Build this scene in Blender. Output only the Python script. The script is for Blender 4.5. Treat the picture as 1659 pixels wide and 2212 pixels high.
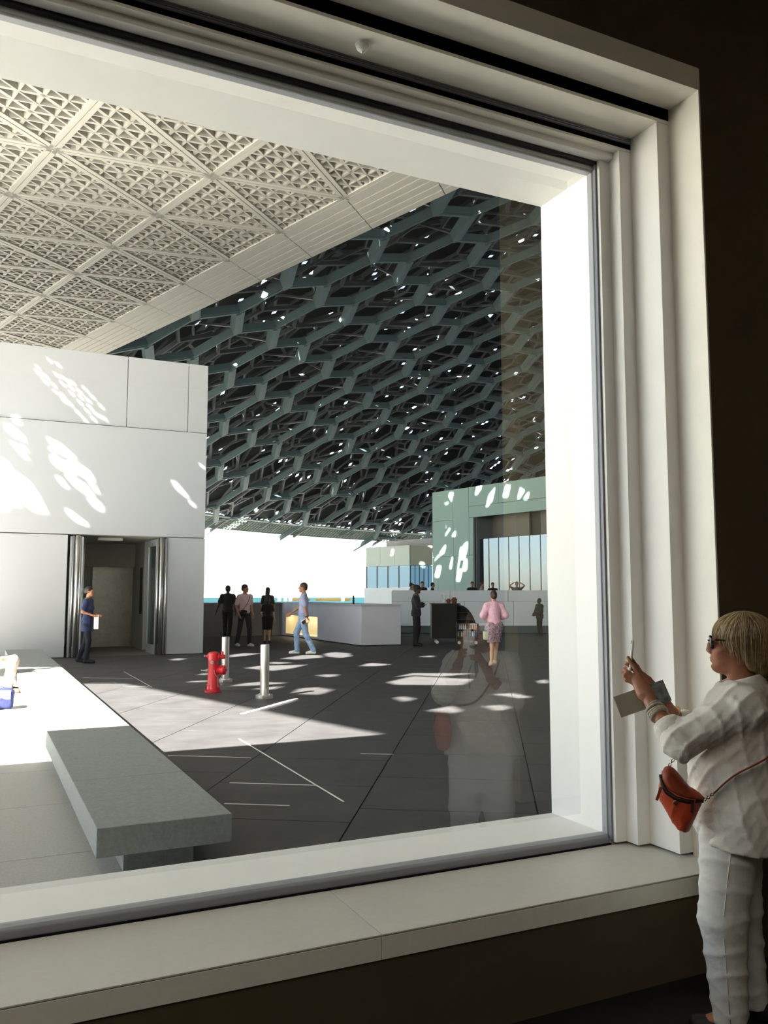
import bpy, bmesh, math, random
import numpy as np
from mathutils import Vector, Matrix

for o in list(bpy.data.objects):
    bpy.data.objects.remove(o)
S = bpy.context.scene
COL = S.collection
R = math.radians

# ------------------------------------------------------------------ camera, sky, sun, exposure
# X runs along the gallery window wall, Y points out of the window, Z is up; the plaza is z = 0
cam_d = bpy.data.cameras.new('camera')
cam = bpy.data.objects.new('camera', cam_d)
COL.objects.link(cam)
cam_d.sensor_fit = 'VERTICAL'
cam_d.sensor_height = 36.0
cam_d.lens = 36.0 * 1830.0 / 2212.0
cam_d.clip_start = 0.05
cam_d.clip_end = 6000
cam.location = (0, 0, 1.5)
cam.rotation_euler = (R(90 + 5.494), 0, R(-25.6))
S.camera = cam

SUN = Vector((1.2, 0.7, -1.0)).normalized()          # direction the sunlight travels
world = bpy.data.worlds.new('sky')
S.world = world
world.use_nodes = True
wn = world.node_tree.nodes
sky = wn.new('ShaderNodeTexSky')
sky.sky_type = 'NISHITA'
sky.sun_disc = False
sky.sun_elevation = math.asin(-SUN.z)
sky.sun_rotation = math.atan2(-SUN.x, -SUN.y)
sky.air_density = 1.0
sky.dust_density = 0.8
sky.ozone_density = 1.0
hs = wn.new('ShaderNodeHueSaturation')
hs.inputs['Saturation'].default_value = 0.8
world.node_tree.links.new(sky.outputs[0], hs.inputs['Color'])
world.node_tree.links.new(hs.outputs[0], wn['Background'].inputs[0])
wn['Background'].inputs[1].default_value = 0.115

sun_d = bpy.data.lights.new('sun', 'SUN')
sun_d.energy = 16.5
sun_d.angle = R(0.35)
sun_d.color = (1.0, 0.94, 0.84)
sun = bpy.data.objects.new('sun', sun_d)
COL.objects.link(sun)
sun.location = (-30, -20, 40)
sun.rotation_euler = SUN.to_track_quat('-Z', 'Y').to_euler()

S.view_settings.view_transform = 'Standard'
S.view_settings.look = 'None'
S.view_settings.gamma = 1.0
S.view_settings.use_curve_mapping = False
S.view_settings.exposure = 2.3
S.cycles.max_bounces = 10
S.cycles.diffuse_bounces = 6
S.cycles.transparent_max_bounces = 16

# ------------------------------------------------------------------ helpers
def lin(h):
    h = h.lstrip('#')
    c = [int(h[i:i + 2], 16) / 255 for i in (0, 2, 4)]
    return tuple(x / 12.92 if x <= .04045 else ((x + .055) / 1.055) ** 2.4 for x in c)

MATS = {}
def mat(name, col, rough=.6, metal=0.0, spec=.4, var=None, bump=None, trans=None, emit=None, sheen=0):
    """procedural material: var=(scale, amount[, second colour]), bump=(scale, strength, distance)"""
    if name in MATS:
        return MATS[name]
    m = bpy.data.materials.new(name)
    m.use_nodes = True
    nt = m.node_tree
    b = nt.nodes['Principled BSDF']
    c = lin(col) if isinstance(col, str) else col
    b.inputs['Base Color'].default_value = (*c, 1)
    b.inputs['Roughness'].default_value = rough
    b.inputs['Metallic'].default_value = metal
    b.inputs['Specular IOR Level'].default_value = spec
    if sheen:
        b.inputs['Sheen Weight'].default_value = sheen
    tc = nt.nodes.new('ShaderNodeTexCoord')
    if var:
        n = nt.nodes.new('ShaderNodeTexNoise')
        n.inputs['Scale'].default_value = var[0]
        n.inputs['Detail'].default_value = 6
        n.inputs['Roughness'].default_value = .65
        nt.links.new(tc.outputs['Object'], n.inputs['Vector'])
        rmp = nt.nodes.new('ShaderNodeValToRGB')
        rmp.color_ramp.elements[0].position = .32
        rmp.color_ramp.elements[1].position = .68
        a = var[1]
        c2 = lin(var[2]) if len(var) > 2 else tuple(min(1, x * (1 + a)) for x in c)
        rmp.color_ramp.elements[0].color = (*[x * (1 - a) for x in c], 1)
        rmp.color_ramp.elements[1].color = (*c2, 1)
        nt.links.new(n.outputs['Fac'], rmp.inputs[0])
        nt.links.new(rmp.outputs[0], b.inputs['Base Color'])
    if bump:
        n2 = nt.nodes.new('ShaderNodeTexNoise')
        n2.inputs['Scale'].default_value = bump[0]
        n2.inputs['Detail'].default_value = 4
        nt.links.new(tc.outputs['Object'], n2.inputs['Vector'])
        bp = nt.nodes.new('ShaderNodeBump')
        bp.inputs['Strength'].default_value = bump[1]
        bp.inputs['Distance'].default_value = bump[2] if len(bump) > 2 else .01
        nt.links.new(n2.outputs['Fac'], bp.inputs['Height'])
        nt.links.new(bp.outputs[0], b.inputs['Normal'])
    if trans:
        b.inputs['Transmission Weight'].default_value = trans
    if emit:
        b.inputs['Emission Color'].default_value = (*lin(emit[0]), 1)
        b.inputs['Emission Strength'].default_value = emit[1]
    MATS[name] = m
    return m

def glass_mat(name, tint, ior=1.5, extra=0.0, fac=None):
    """thin pane: transparent + fresnel mirror"""
    m = bpy.data.materials.new(name)
    m.use_nodes = True
    nt = m.node_tree
    nt.nodes.remove(nt.nodes['Principled BSDF'])
    out = nt.nodes['Material Output']
    tr = nt.nodes.new('ShaderNodeBsdfTransparent')
    tr.inputs[0].default_value = (*tint, 1)
    gl = nt.nodes.new('ShaderNodeBsdfGlossy')
    gl.inputs['Roughness'].default_value = 0.0
    mx = nt.nodes.new('ShaderNodeMixShader')
    if fac is None:
        lw_ = nt.nodes.new('ShaderNodeLayerWeight')      # Schlick: f0 + (1 - f0) * facing^5, the same from both sides
        lw_.inputs[0].default_value = .5
        pw = nt.nodes.new('ShaderNodeMath'); pw.operation = 'POWER'; pw.inputs[1].default_value = 5
        ma = nt.nodes.new('ShaderNodeMath'); ma.operation = 'MULTIPLY_ADD'
        ma.inputs[1].default_value = .8; ma.inputs[2].default_value = .04 + extra
        nt.links.new(lw_.outputs['Facing'], pw.inputs[0])
        nt.links.new(pw.outputs[0], ma.inputs[0])
        nt.links.new(ma.outputs[0], mx.inputs[0])
    else:
        mx.inputs[0].default_value = fac
    nt.links.new(tr.outputs[0], mx.inputs[1])
    nt.links.new(gl.outputs[0], mx.inputs[2])
    nt.links.new(mx.outputs[0], out.inputs[0])
    return m

class MB:
    """collects shapes into one mesh"""
    def __init__(s):
        s.v = []; s.f = []
    def add(s, vs, fs):
        n = len(s.v)
        s.v += [tuple(map(float, p)) for p in vs]
        s.f += [tuple(i + n for i in q) for q in fs]
        return s
    def box(s, x0, x1, y0, y1, z0, z1):
        vs = [(x, y, z) for z in (z0, z1) for y in (y0, y1) for x in (x0, x1)]
        return s.add(vs, [(0, 2, 3, 1), (4, 5, 7, 6), (0, 1, 5, 4), (2, 6, 7, 3), (0, 4, 6, 2), (1, 3, 7, 5)])
    def obox(s, c, ax, ay, az, hx, hy, hz):
        c, ax, ay, az = Vector(c), Vector(ax), Vector(ay), Vector(az)
        vs = [c + ax * (i * hx) + ay * (j * hy) + az * (k * hz) for k in (-1, 1) for j in (-1, 1) for i in (-1, 1)]
        return s.add(vs, [(0, 2, 3, 1), (4, 5, 7, 6), (0, 1, 5, 4), (2, 6, 7, 3), (0, 4, 6, 2), (1, 3, 7, 5)])
    def bar(s, a, b, w, h, up=(0, 0, 1)):
        a, b = Vector(a), Vector(b)
        d = (b - a); L = d.length; d.normalize()
        side = d.cross(Vector(up)).normalized()
        u2 = side.cross(d)
        return s.obox((a + b) / 2, d, side, u2, L / 2, w / 2, h / 2)
    def cyl(s, a, b, r0, r1=None, n=20, caps=True):
        r1 = r0 if r1 is None else r1
        return s.tube([a, b], [r0, r1], n, caps)
    def tube(s, path, rad, n=12, caps=True, flat=1.0):
        P = [Vector(p) for p in path]
        if not isinstance(rad, (list, tuple)):
            rad = [rad] * len(P)
        vs, fs = [], []
        prev = None
        for i, p in enumerate(P):
            d = (P[min(i + 1, len(P) - 1)] - P[max(i - 1, 0)]).normalized()
            if prev is None:
                ref = Vector((0, 0, 1)) if abs(d.z) < .9 else Vector((1, 0, 0))
                a = d.cross(ref).normalized()
            else:
                a = (prev - d * prev.dot(d)).normalized()
            prev = a
            b = d.cross(a)
            for k in range(n):
                t = 2 * math.pi * k / n
                vs.append(p + a * (math.cos(t) * rad[i]) + b * (math.sin(t) * rad[i] * flat))
        for i in range(len(P) - 1):
            for k in range(n):
                k2 = (k + 1) % n
                fs.append((i * n + k, i * n + k2, (i + 1) * n + k2, (i + 1) * n + k))
        if caps:
            fs.append(tuple(reversed(range(n))))
            fs.append(tuple((len(P) - 1) * n + k for k in range(n)))
        return s.add(vs, fs)
    def lathe(s, prof, c=(0, 0, 0), n=24, axis=None):
        """prof: (radius, height) pairs, around axis (default z) through c"""
        c = Vector(c)
        az = Vector(axis).normalized() if axis else Vector((0, 0, 1))
        ref = Vector((1, 0, 0)) if abs(az.x) < .9 else Vector((0, 1, 0))
        ax = (ref - az * ref.dot(az)).normalized()
        ay = az.cross(ax)
        vs, fs = [], []
        for r, h in prof:
            for k in range(n):
                t = 2 * math.pi * k / n
                vs.append(c + az * h + ax * (r * math.cos(t)) + ay * (r * math.sin(t)))
        for i in range(len(prof) - 1):
            for k in range(n):
                k2 = (k + 1) % n
                fs.append((i * n + k, i * n + k2, (i + 1) * n + k2, (i + 1) * n + k))
        fs.append(tuple(reversed(range(n))))
        fs.append(tuple((len(prof) - 1) * n + k for k in range(n)))
        return s.add(vs, fs)
    def prism(s, poly, z0, z1):
        n = len(poly)
        vs = [(x, y, z0) for x, y in poly] + [(x, y, z1) for x, y in poly]
        fs = [tuple(reversed(range(n))), tuple(range(n, 2 * n))]
        fs += [(i, (i + 1) % n, (i + 1) % n + n, i + n) for i in range(n)]
        return s.add(vs, fs)
    def sweep(s, poly, o, ax, ay, az, t0, t1):
        """2-D polygon in the (ax, ay) plane through o, extruded along az"""
        o, ax, ay, az = Vector(o), Vector(ax), Vector(ay), Vector(az)
        n = len(poly)
        vs = [o + ax * x + ay * y + az * t for t in (t0, t1) for x, y in poly]
        fs = [tuple(reversed(range(n))), tuple(range(n, 2 * n))]
        fs += [(i, (i + 1) % n, (i + 1) % n + n, i + n) for i in range(n)]
        return s.add(vs, fs)
    def mesh(s, name, m=None, smooth=False, fix=True):
        me = bpy.data.meshes.new(name)
        me.from_pydata(s.v, [], s.f)
        if fix:
            bm = bmesh.new(); bm.from_mesh(me)
            bmesh.ops.recalc_face_normals(bm, faces=bm.faces)
            bm.to_mesh(me); bm.free()
        if m:
            me.materials.append(m)
        if smooth:
            me.polygons.foreach_set('use_smooth', [True] * len(me.polygons))
        me.update()
        return me
    def obj(s, name, m, parent=None, smooth=False, fix=True, bevel=0, local=False):
        return link(name, s.mesh(name, m, smooth, fix), parent, bevel, local)

def link(name, me, parent=None, bevel=0, local=False, smooth_angle=False):
    o = bpy.data.objects.new(name, me)
    COL.objects.link(o)
    if parent is not None:
        o.parent = parent
        if not local:
            p, off = parent, Vector((0, 0, 0))
            while p is not None:
                off = off + p.location; p = p.parent
            o.location = -off
    if bevel:
        md = o.modifiers.new('bevel', 'BEVEL')
        md.width = bevel; md.segments = 2; md.limit_method = 'ANGLE'
    return o

def tag(o, label=None, cat=None, group=None, kind=None):
    if label: o['label'] = label
    if cat: o['category'] = cat
    if group: o['group'] = group
    if kind: o['kind'] = kind
    return o

def empty(name, loc, label=None, cat=None, group=None, kind=None, rz=0):
    o = bpy.data.objects.new(name, None)
    COL.objects.link(o)
    o.location = loc
    o.rotation_euler = (0, 0, rz)
    o.empty_display_size = .1
    return tag(o, label, cat, group, kind)

CAMR = Vector((math.cos(R(25.6)), -math.sin(R(25.6)), 0))   # horizontal right of the view, used only to turn figures and signs of depth
CAMF = Vector((math.sin(R(25.6)), math.cos(R(25.6)), 0))
def in_view(p, m=1.12):
    q = cam.rotation_euler.to_matrix().transposed() @ (Vector(p) - cam.location)
    if q.z > -.1: return False
    return abs(q.x / -q.z) < m * 829.5 / 1830 and abs(q.y / -q.z) < m * 1106 / 1830

# ------------------------------------------------------------------ materials
WHITE = mat('white_paint', '#faf8f4', .55, var=(3, .02))
WARMW = mat('cream_lining', '#f8f4e9', .5, var=(4, .03))
SILLM = mat('sill_composite', '#d4d2cb', .45, var=(30, .03))
DARKW = mat('dark_olive_paint', '#574d38', .8, var=(3, .06))
DARKF = mat('dark_floor', '#1c1b18', .6, var=(5, .1))
BLACK = mat('black_void', '#050505', .9)
RUBBER = mat('rubber_gasket', '#2a2b2f', .5)
GREYF = mat('grey_frame', '#8d8f96', .4)
STEEL = mat('brushed_steel', '#c9c7c2', .28, metal=1.0, var=(40, .05))
STEELD = mat('dull_steel', '#9a968c', .35, metal=1.0, var=(6, .12), bump=(60, .05))
BEIGE = mat('beige_plaster', '#d9caa4', .7, var=(3, .05))
# ------------------------------------------------------------------ the gallery room
floor = tag(MB().box(-6, 9, -8, 3.03, -.5, -.23).obj('floor', DARKF), 'dark floor of the unlit gallery', 'floor', kind='structure')
tag(MB().box(-6, 9, -8, 3.6, 5.2, 5.5).obj('ceiling', DARKW), 'dark gallery ceiling above the window', 'ceiling', kind='structure')
tag(MB().box(-6, 9, -8.3, -8, -.5, 5.5).obj('wall_back', DARKW), 'dark rear wall of the gallery', 'wall', kind='structure')
tag(MB().box(-6.3, -6, -8.3, 3.03, -.5, 5.5).obj('wall_left', DARKW), 'dark left side wall of the gallery', 'wall', kind='structure')
tag(MB().box(9, 9.3, -8.3, 3.03, -.5, 5.5).obj('wall_right', DARKW), 'dark right side wall of the gallery', 'wall', kind='structure')
tag(MB().box(4.15, 6.2, .9, 1.1, -.23, 5.2).obj('wall_partition', BEIGE), 'beige partition mirrored faintly at the right of the pane', 'wall', kind='structure')
wf = MB()
wf.box(3.254, 9.3, 3.03, 3.57, -.5, 5.5)
wf.box(-6.3, 3.254, 3.03, 3.57, -.5, .12)
wf.box(-6.3, 3.254, 3.03, 3.232, 4.2, 5.5)
wf.box(-6.3, -4.6, 3.03, 3.57, .12, 5.5)
tag(wf.obj('wall_front', DARKW), 'dark olive gallery wall around the big window', 'wall', kind='structure')

# facade of the gallery building, outside the pane
fc = MB()
fc.box(-45, -4.6, 3.58, 4.07, -.3, 6.1)
fc.box(3.011, 34, 3.58, 4.07, -.3, 6.1)
fc.box(-4.6, 3.011, 3.58, 4.07, 3.85, 6.1)
fc.box(-4.6, 3.011, 3.60, 4.07, -.3, .255)
fc.box(-45, 34, -14, 4.07, 5.9, 6.1)
fc.box(-45, -44.7, -14, 4.07, -.3, 6.1)
fc.box(33.7, 34, -14, 4.07, -.3, 6.1)
fc.box(-45, 34, -14, -13.7, -.3, 6.1)
tag(fc.obj('wall_facade', mat('facade_white', '#e6e5e2', .6, var=(3, .02))), 'white outer window reveal and soffit beyond the glass', 'wall', kind='structure')

W = empty('window_1', (0, 3.3, .21), 'large stepped white window frame looking onto the plaza', 'window', kind='structure')
xl = -4.6
# linings of the reveal
MB().box(3.244, 3.2545, 3.028, 3.24, .215, 4.085).obj('jamb_lining', WARMW, W)
MB().box(xl, 3.2545, 3.028, 3.232, 4.08, 4.1999).obj('soffit_board', WARMW, W)
MB().box(3.16, 3.2539, 3.2405, 3.444, .228, 3.9995).obj('guide_fin', WHITE, W, bevel=.002)
MB().box(3.079, 3.2539, 3.4445, 3.529, .228, 3.9245).obj('guide_fin', WHITE, W, bevel=.002)
MB().box(3.0115, 3.2539, 3.5295, 3.5515, .228, 3.8915).obj('guide_fin', WHITE, W, bevel=.002)
MB().box(xl, 3.2539, 3.235, 3.437, 4.0, 4.018).obj('soffit_board', WARMW, W, bevel=.002)
MB().box(xl, 3.2539, 3.444, 3.492, 3.925, 3.94).obj('soffit_board', WARMW, W, bevel=.002)
MB().box(xl, 3.2539, 3.4925, 3.552, 3.892, 3.99).obj('soffit_board', WHITE, W, bevel=.002)
MB().box(xl, 3.2539, 3.33, 3.345, 4.019, 4.2).box(xl, 3.2539, 3.2325, 3.33, 4.19, 4.2).obj('blind_cavity', BLACK, W)
MB().box(xl, 3.2539, 3.475, 3.49, 3.941, 4.0).obj('blind_cavity', BLACK, W)
for k in range(3):
    MB().box(xl, 3.2539, 3.4375, 3.452, 3.973 + .010 * k, 3.979 + .010 * k).obj('track_rail', GREYF, W)
MB().box(xl, 3.011, 3.5525, 3.575, 3.872, 3.8918).obj('gasket', RUBBER, W)
MB().box(3.0, 3.011, 3.5525, 3.5745, .24, 3.8715).obj('side_gasket', GREYF, W)
MB().box(xl, 3.011, 3.575, 3.62, 3.835, 3.8499).box(2.992, 3.0108, 3.575, 3.615, .258, 3.835).obj('outer_bead', GREYF, W, bevel=.004)
sb = MB()
sb.sweep([(3.563, .221), (3.5635, .247), (3.575, .262), (3.60, .266), (3.618, .266), (3.618, .258), (3.5995, .2555), (3.5995, .221)], (0, 0, 0), (0, 1, 0), (0, 0, 1), (1, 0, 0), xl, 2.99)
sb.obj('sill_bead', GREYF, W)
MB().box(xl, 3.0, 3.5525, 3.562, .2, .221).obj('gasket', BLACK, W)
glass = glass_mat('window_glass', (.97, .985, .975), 1.5, .07)
MB().box(xl, 3.0, 3.5665, 3.5675, .236, 3.872).obj('glass_pane', glass, W)
for a, b in ((xl, -1.76), (-1.757, 1.438), (1.441, 3.2535)):
    MB().box(a, b, 3.02, 3.55, .2085, .215).obj('sill_panel', SILLM, W, bevel=.0015)
    MB().box(a, b, 3.021, 3.05, .122, .2055).obj('sill_edge', mat('sill_edge_composite', '#efece2', .5, var=(30, .03)), W, bevel=.0015)
MB().box(xl, 3.2535, 3.0505, 3.55, .1205, .208).obj('sill_core', BLACK, W)

# added fill light for the reveal: unseen panel behind, left of the camera
cl0 = empty('fill_panel', (-3, -1.5, 5.2), 'added unseen fill light panel under the gallery ceiling', 'light', kind='structure')
MB().box(-5.05, -.95, -4.05, 1.05, 5.15, 5.199).obj('fill_housing', DARKW, cl0)
ld = bpy.data.lights.new('fill_lamp', 'AREA'); ld.shape = 'RECTANGLE'; ld.size = 4; ld.size_y = 5; ld.energy = 36; ld.color = (1, .93, .8)
lo0 = bpy.data.objects.new('fill_lamp', ld); COL.objects.link(lo0); lo0.parent = cl0; lo0.location = (0, 0, -.06)

# motion sensor on the soffit
ms = empty('motion_sensor', (1.488, 3.334, 4.0), 'small round white motion sensor on the window soffit', 'sensor')
MB().lathe([(.034, 0), (.034, -.006), (.031, -.009)], (1.488, 3.334, 4.0), 28).obj('base_ring', WHITE, ms, smooth=True)
MB().lathe([(.030, -.008), (.029, -.016), (.025, -.026), (.018, -.033), (.008, -.037), (.003, -.038)], (1.488, 3.334, 4.0), 28).obj('dome_lens', WHITE, ms, smooth=True)
MB().lathe([(.006, -.036), (.006, -.043), (.003, -.045)], (1.488, 3.334, 4.0), 12).obj('tip', WHITE, ms, smooth=True)

# ------------------------------------------------------------------ plaza paving
PAVE = mat('charcoal_granite', '#424143', .62, spec=.3, var=(2.2, .22), bump=(90, .15, .004))
PAVEB = mat('joint_bed', '#26272a', .9)
LSTONE = mat('light_granite', '#a5a49f', .7, var=(60, .14), bump=(120, .2, .003))
INLAY = mat('pale_inlay', '#e8e6de', .5)
pz = empty('plaza_floor', (6, 12, 0), 'charcoal stone plaza paving outside the window', 'pavement', kind='structure')
MB().box(-80, -11.1, 4.075, 45, -.5, -.001).obj('bounce_forecourt', mat('bounce_stone', '#e4e3df', .7, var=(30, .05)), pz)  # unseen ground made pale to bounce sunlight onto the window reveal
base = MB().box(-11, 120, 4.075, 45, -.6, -.012)
base.obj('joint_bed', PAVEB, pz)

def clip(poly, a, b, c):
    """keep a*x + b*y + c >= 0"""
    out = []
    for i in range(len(poly)):
        p, q = poly[i], poly[(i + 1) % len(poly)]
        dp = a * p[0] + b * p[1] + c; dq = a * q[0] + b * q[1] + c
        if dp >= 0: out.append(p)
        if dp * dq < 0:
            t = dp / (dp - dq)
            out.append((p[0] + (q[0] - p[0]) * t, p[1] + (q[1] - p[1]) * t))
    return out

U = Vector((.54, .842)).normalized(); V = Vector((U.y, -U.x))
SW, SL = 1.235, 1.045
slabs = []
for i in range(-30, 40):
    for j in range(-12, 60):
        v0 = -2.16 + i * SW; u0 = 6.72 + (j - 8) * SL + (.35 * SL if i % 2 else 0)
        c = U * (u0 + SL / 2) + V * (v0 + SW / 2)
        if not (0 < c.x < 45 and 3 < c.y < 44): continue
        g = .005
        poly = [tuple(U * uu + V * vv) for uu, vv in ((u0 + g, v0 + g), (u0 + SL - g, v0 + g), (u0 + SL - g, v0 + SW - g), (u0 + g, v0 + SW - g))]
        poly = clip(clip(poly, 1, 0, -1.0), 0, 1, -4.08)
        if len(poly) < 3: continue
        vis = any(in_view((p[0], p[1], 0), 1.03) for p in poly) and not (c.y > 22 and c.x < 5.2)
        slabs.append((vis, c.length, poly))
slabs.sort(key=lambda t: (not t[0], t[1]))
rest = MB()
for k, (vis, d, poly) in enumerate(slabs):
    if vis and k < 290:
        MB().prism(poly, -.03, 0).obj('paving_slab', PAVE, pz)
    else:
        rest.prism(poly, -.03, 0)
tag(rest.obj('far_paving_slabs', PAVE, pz), kind='stuff')
for i in range(8):
    for j in range(14):
        x1 = .998 - i * 1.5; y0 = 4.085 + j * 1.28
        if i < 1:
            MB().box(x1 - 1.494, x1, y0, y0 + 1.274, -.03, 0).obj('stone_slab', LSTONE, pz)
        else:
            rest2 = globals().setdefault('_r2', MB())
            rest2.box(x1 - 1.494, x1, y0, y0 + 1.274, -.03, 0)
BOUNCEST = mat('bounce_stone', '#e4e3df', .7, var=(30, .05))  # unseen slabs share the whitened colour that bounces light to the window
tag(_r2.obj('bounce_slabs', BOUNCEST, pz), kind='stuff')
for a, b in (((1.671, 8.136), (2.334, 7.70)), ((1.881, 6.77), (2.471, 6.39)), ((1.668, 6.127), (2.069, 5.87)), ((2.52, 8.735), (2.46, 5.81)),
             ((3.324, 7.446), (3.588, 7.277)), ((1.767, 16.192), (2.569, 15.675)), ((1.799, 15.298), (2.198, 15.04)), ((2.63, 17.077), (2.61, 14.1)),
             ((2.219, 14.457), (2.586, 14.22)), ((3.064, 10.507), (4.201, 11.68))):
    w = .014 if a != (3.064, 10.507) else .06
    MB().bar((*a, .0005), (*b, .0005), w, .003).obj('inlay_strip', INLAY, pz)

# ------------------------------------------------------------------ stone bench
BST = mat('bench_granite', '#858887', .75, var=(45, .16), bump=(140, .3, .003))
bn = empty('stone_bench', (.96, 12, 0), 'long low grey granite bench running away from the window', 'bench')
y = 4.673
k = 0
while y < 19.9:
    L = 1.225 if k == 0 else 2.33
    y1 = min(y + L, 20.0)
    MB().box(.607, 1.315, y + (.002 if k else 0), y1 - .002, .15, .30).obj('bench_slab', BST, bn, bevel=.004)
    y = y1; k += 1
for k in range(6):
    MB().box(.78, 1.16, 4.9 + k * 2.5, 4.9 + k * 2.5 + 2.494, 0, .1495).obj('bench_base', BST, bn)
# ------------------------------------------------------------------ white pavilion with the open doorway
PANEL = mat('white_cladding', '#a6a7aa', .5, var=(1.2, .015))
INT = mat('grey_interior', '#a3a29b', .7)
wb = empty('white_pavilion', (0, 24, 0), 'white panelled pavilion with an open doorway behind the bench', 'building')
core = MB()
core.box(-16, 5.15, 21.42, 27.5, 2.95, 7.30)
core.box(-16, 1.75, 21.42, 27.5, 0, 2.95)
core.box(4.42, 5.15, 21.42, 27.5, 0, 2.95)
core.box(-16, 5.15, 25.4, 27.5, 0, 2.95)
core.obj('wall_core', PANEL, wb)
for a, b, y0, z0, z1 in ((-16, 1.904, 21.3, .015, 2.885), (4.269, 5.175, 21.3, .015, 2.885), (-16, 5.165, 21.29, 2.905, 5.575),
                         (-16, 3.165, 21.32, 5.59, 7.36), (3.18, 4.671, 21.32, 5.59, 7.36), (4.685, 5.175, 21.32, 5.59, 7.36)):
    MB().box(a, b, y0, 21.42, z0, z1).obj('wall_panel', PANEL, wb, bevel=.004)
MB().box(-16, 5.16, 21.321, 27.5, 7.301, 7.33).obj('roof_slab', PANEL, wb)
MB().box(5.06, 5.175, 21.421, 27.5, .015, 7.36).obj('end_panel', PANEL, wb)
MB().box(1.75, 4.42, 21.5, 25.4, -.02, .002).obj('threshold', mat('threshold_stone', '#6e6d69', .6), wb)
# the vestibule behind the doors
vest = MB()
vest.box(1.75, 4.42, 25.2, 25.39, .002, 2.94)
vest.box(1.75, 1.90, 21.43, 25.2, .002, 2.94)
vest.box(4.05, 4.42, 23.4, 25.2, .002, 2.94)
vest.box(4.25, 4.42, 21.43, 23.4, .002, 2.94)
vest.box(1.90, 4.25, 21.43, 25.2, 2.9, 2.949)
vest.box(1.90, 4.05, 24.9, 25.2, 2.25, 2.9)
vest.obj('vestibule_lining', INT, wb)
MB().box(2.93, 3.02, 25.1, 25.2, .002, 2.19).box(3.96, 4.04, 25.1, 25.2, .002, 2.19).box(2.93, 4.04, 25.1, 25.2, 2.19, 2.25).obj('steel_door_frame', STEELD, wb)
MB().box(3.02, 3.96, 25.12, 25.2, .012, 2.188).obj('steel_door', STEELD, wb)
MB().box(4.03, 4.05, 23.6, 23.9, .95, 2.2).obj('wall_slot', BLACK, wb)
lp = MB().box(2.7, 3.3, 22.2, 22.35, 2.83, 2.895).obj('ceiling_lamp', mat('lamp_housing', '#d8d6cf', .4), wb)

pane_g = glass_mat('door_glass', (.62, .72, .70), 1.5, .05)
def leaf(a, b, z1=2.84):
    """one folding door leaf between plan points a and b"""
    a, b = Vector((*a, 0)), Vector((*b, 0))
    d = (b - a).normalized()
    n = Vector((-d.y, d.x, 0))
    rt = empty('door_leaf', ((a + b) / 2)[:], None)
    rt.parent = wb
    rt.location = (a + b) / 2 - wb.location
    up = Vector((0, 0, 1))
    fr = MB()
    L = (b - a).length
    for p in (a + d * .03, b - d * .03):
        fr.obox(p + up * (z1 / 2 + .01), d, n, up, .03, .022, z1 / 2)
    fr.obox((a + b) / 2 + up * .12, d, n, up, L / 2 - .06, .022, .11)
    fr.obox((a + b) / 2 + up * (z1 - .07), d, n, up, L / 2 - .06, .022, .08)
    fr.obj('leaf_frame', mat('leaf_aluminium', '#c5c9ce', .35, metal=.7), rt)
    MB().obox((a + b) / 2 + up * (z1 / 2 + .04), d, n, up, L / 2 - .06, .005, z1 / 2 - .19).obj('leaf_pane', pane_g, rt)
    return rt
def pole(x, y, r):
    MB().cyl((x, y, .02), (x, y, 2.86), r, n=16).obj('pivot_pole', STEEL, wb, smooth=True)
leaf((3.99, 22.42), (4.02, 21.45)); leaf((4.10, 22.3), (4.13, 21.4)); leaf((4.20, 22.3), (4.22, 21.4))
for x, y, r in ((4.02, 21.36, .022), (4.06, 21.1, .045), (4.14, 21.34, .022), (4.22, 21.3, .02)): pole(x, y, r)
leaf((1.97, 22.2), (1.99, 21.35)); leaf((2.12, 22.2), (2.10, 21.3)); leaf((2.26, 22.2), (2.24, 21.3))
for x, y, r in ((2.03, 21.25, .022), (2.10, 20.95, .045), (2.20, 21.3, .022), (2.30, 21.5, .02), (2.34, 21.9, .018)): pole(x, y, r)

# ------------------------------------------------------------------ low wall with the lit niche
LOWM = mat('grey_parapet', '#cfced6', .6, var=(2, .03))
LOWSHADE = mat('shaded_parapet', '#77777c', .6, var=(2, .04))  # darker copy of the parapet grey, shade put into the colour
lw = empty('low_parapet', (10.5, 25, 0), 'low grey parapet wall with a warm lit niche', 'wall')
MB().box(2.0, 9.945, 29.30, 29.75, .02, 1.16).obj('parapet_run', LOWSHADE, lw)
bl = MB()
bl.box(9.95, 11.2, 22.25, 25.7, .03, 1.16)
bl.box(9.95, 11.2, 28.86, 29.75, .03, 1.16)
bl.box(9.95, 11.2, 25.7, 28.86, .745, 1.16)
bl.box(9.95, 11.2, 25.7, 28.86, .03, .09)
bl.box(10.45, 11.2, 25.7, 28.86, .09, .745)
bl.obj('parapet_block', LOWM, lw)
NI = mat('cream_niche_lining', '#ddd3b4', .6)
ni = MB()
ni.box(10.40, 10.449, 25.7, 28.86, .09, .745)
ni.box(9.952, 10.40, 28.83, 28.859, .09, .744)
ni.box(9.952, 10.40, 25.701, 25.73, .09, .744)
ni.box(9.952, 10.40, 25.73, 28.83, .091, .105)
ni.obj('niche_lining', NI, lw)
for x0, x1, y0, y1 in ((1.95, 11.25, 29.25, 29.8), (9.9, 11.25, 22.2, 29.25)):
    MB().box(x0, x1, y0, y1, 1.162, 1.185).obj('coping', LOWM, lw)
lampd = bpy.data.lights.new('niche_lamp', 'AREA')
lampd.shape = 'RECTANGLE'; lampd.size = .1; lampd.size_y = 3.0
lampd.energy = 4.5; lampd.color = (1, .84, .58)
lo = bpy.data.objects.new('niche_lamp', lampd); COL.objects.link(lo)
lo.location = (10.12, 27.28, .735); lo.rotation_euler = (0, R(-20), 0)
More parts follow.
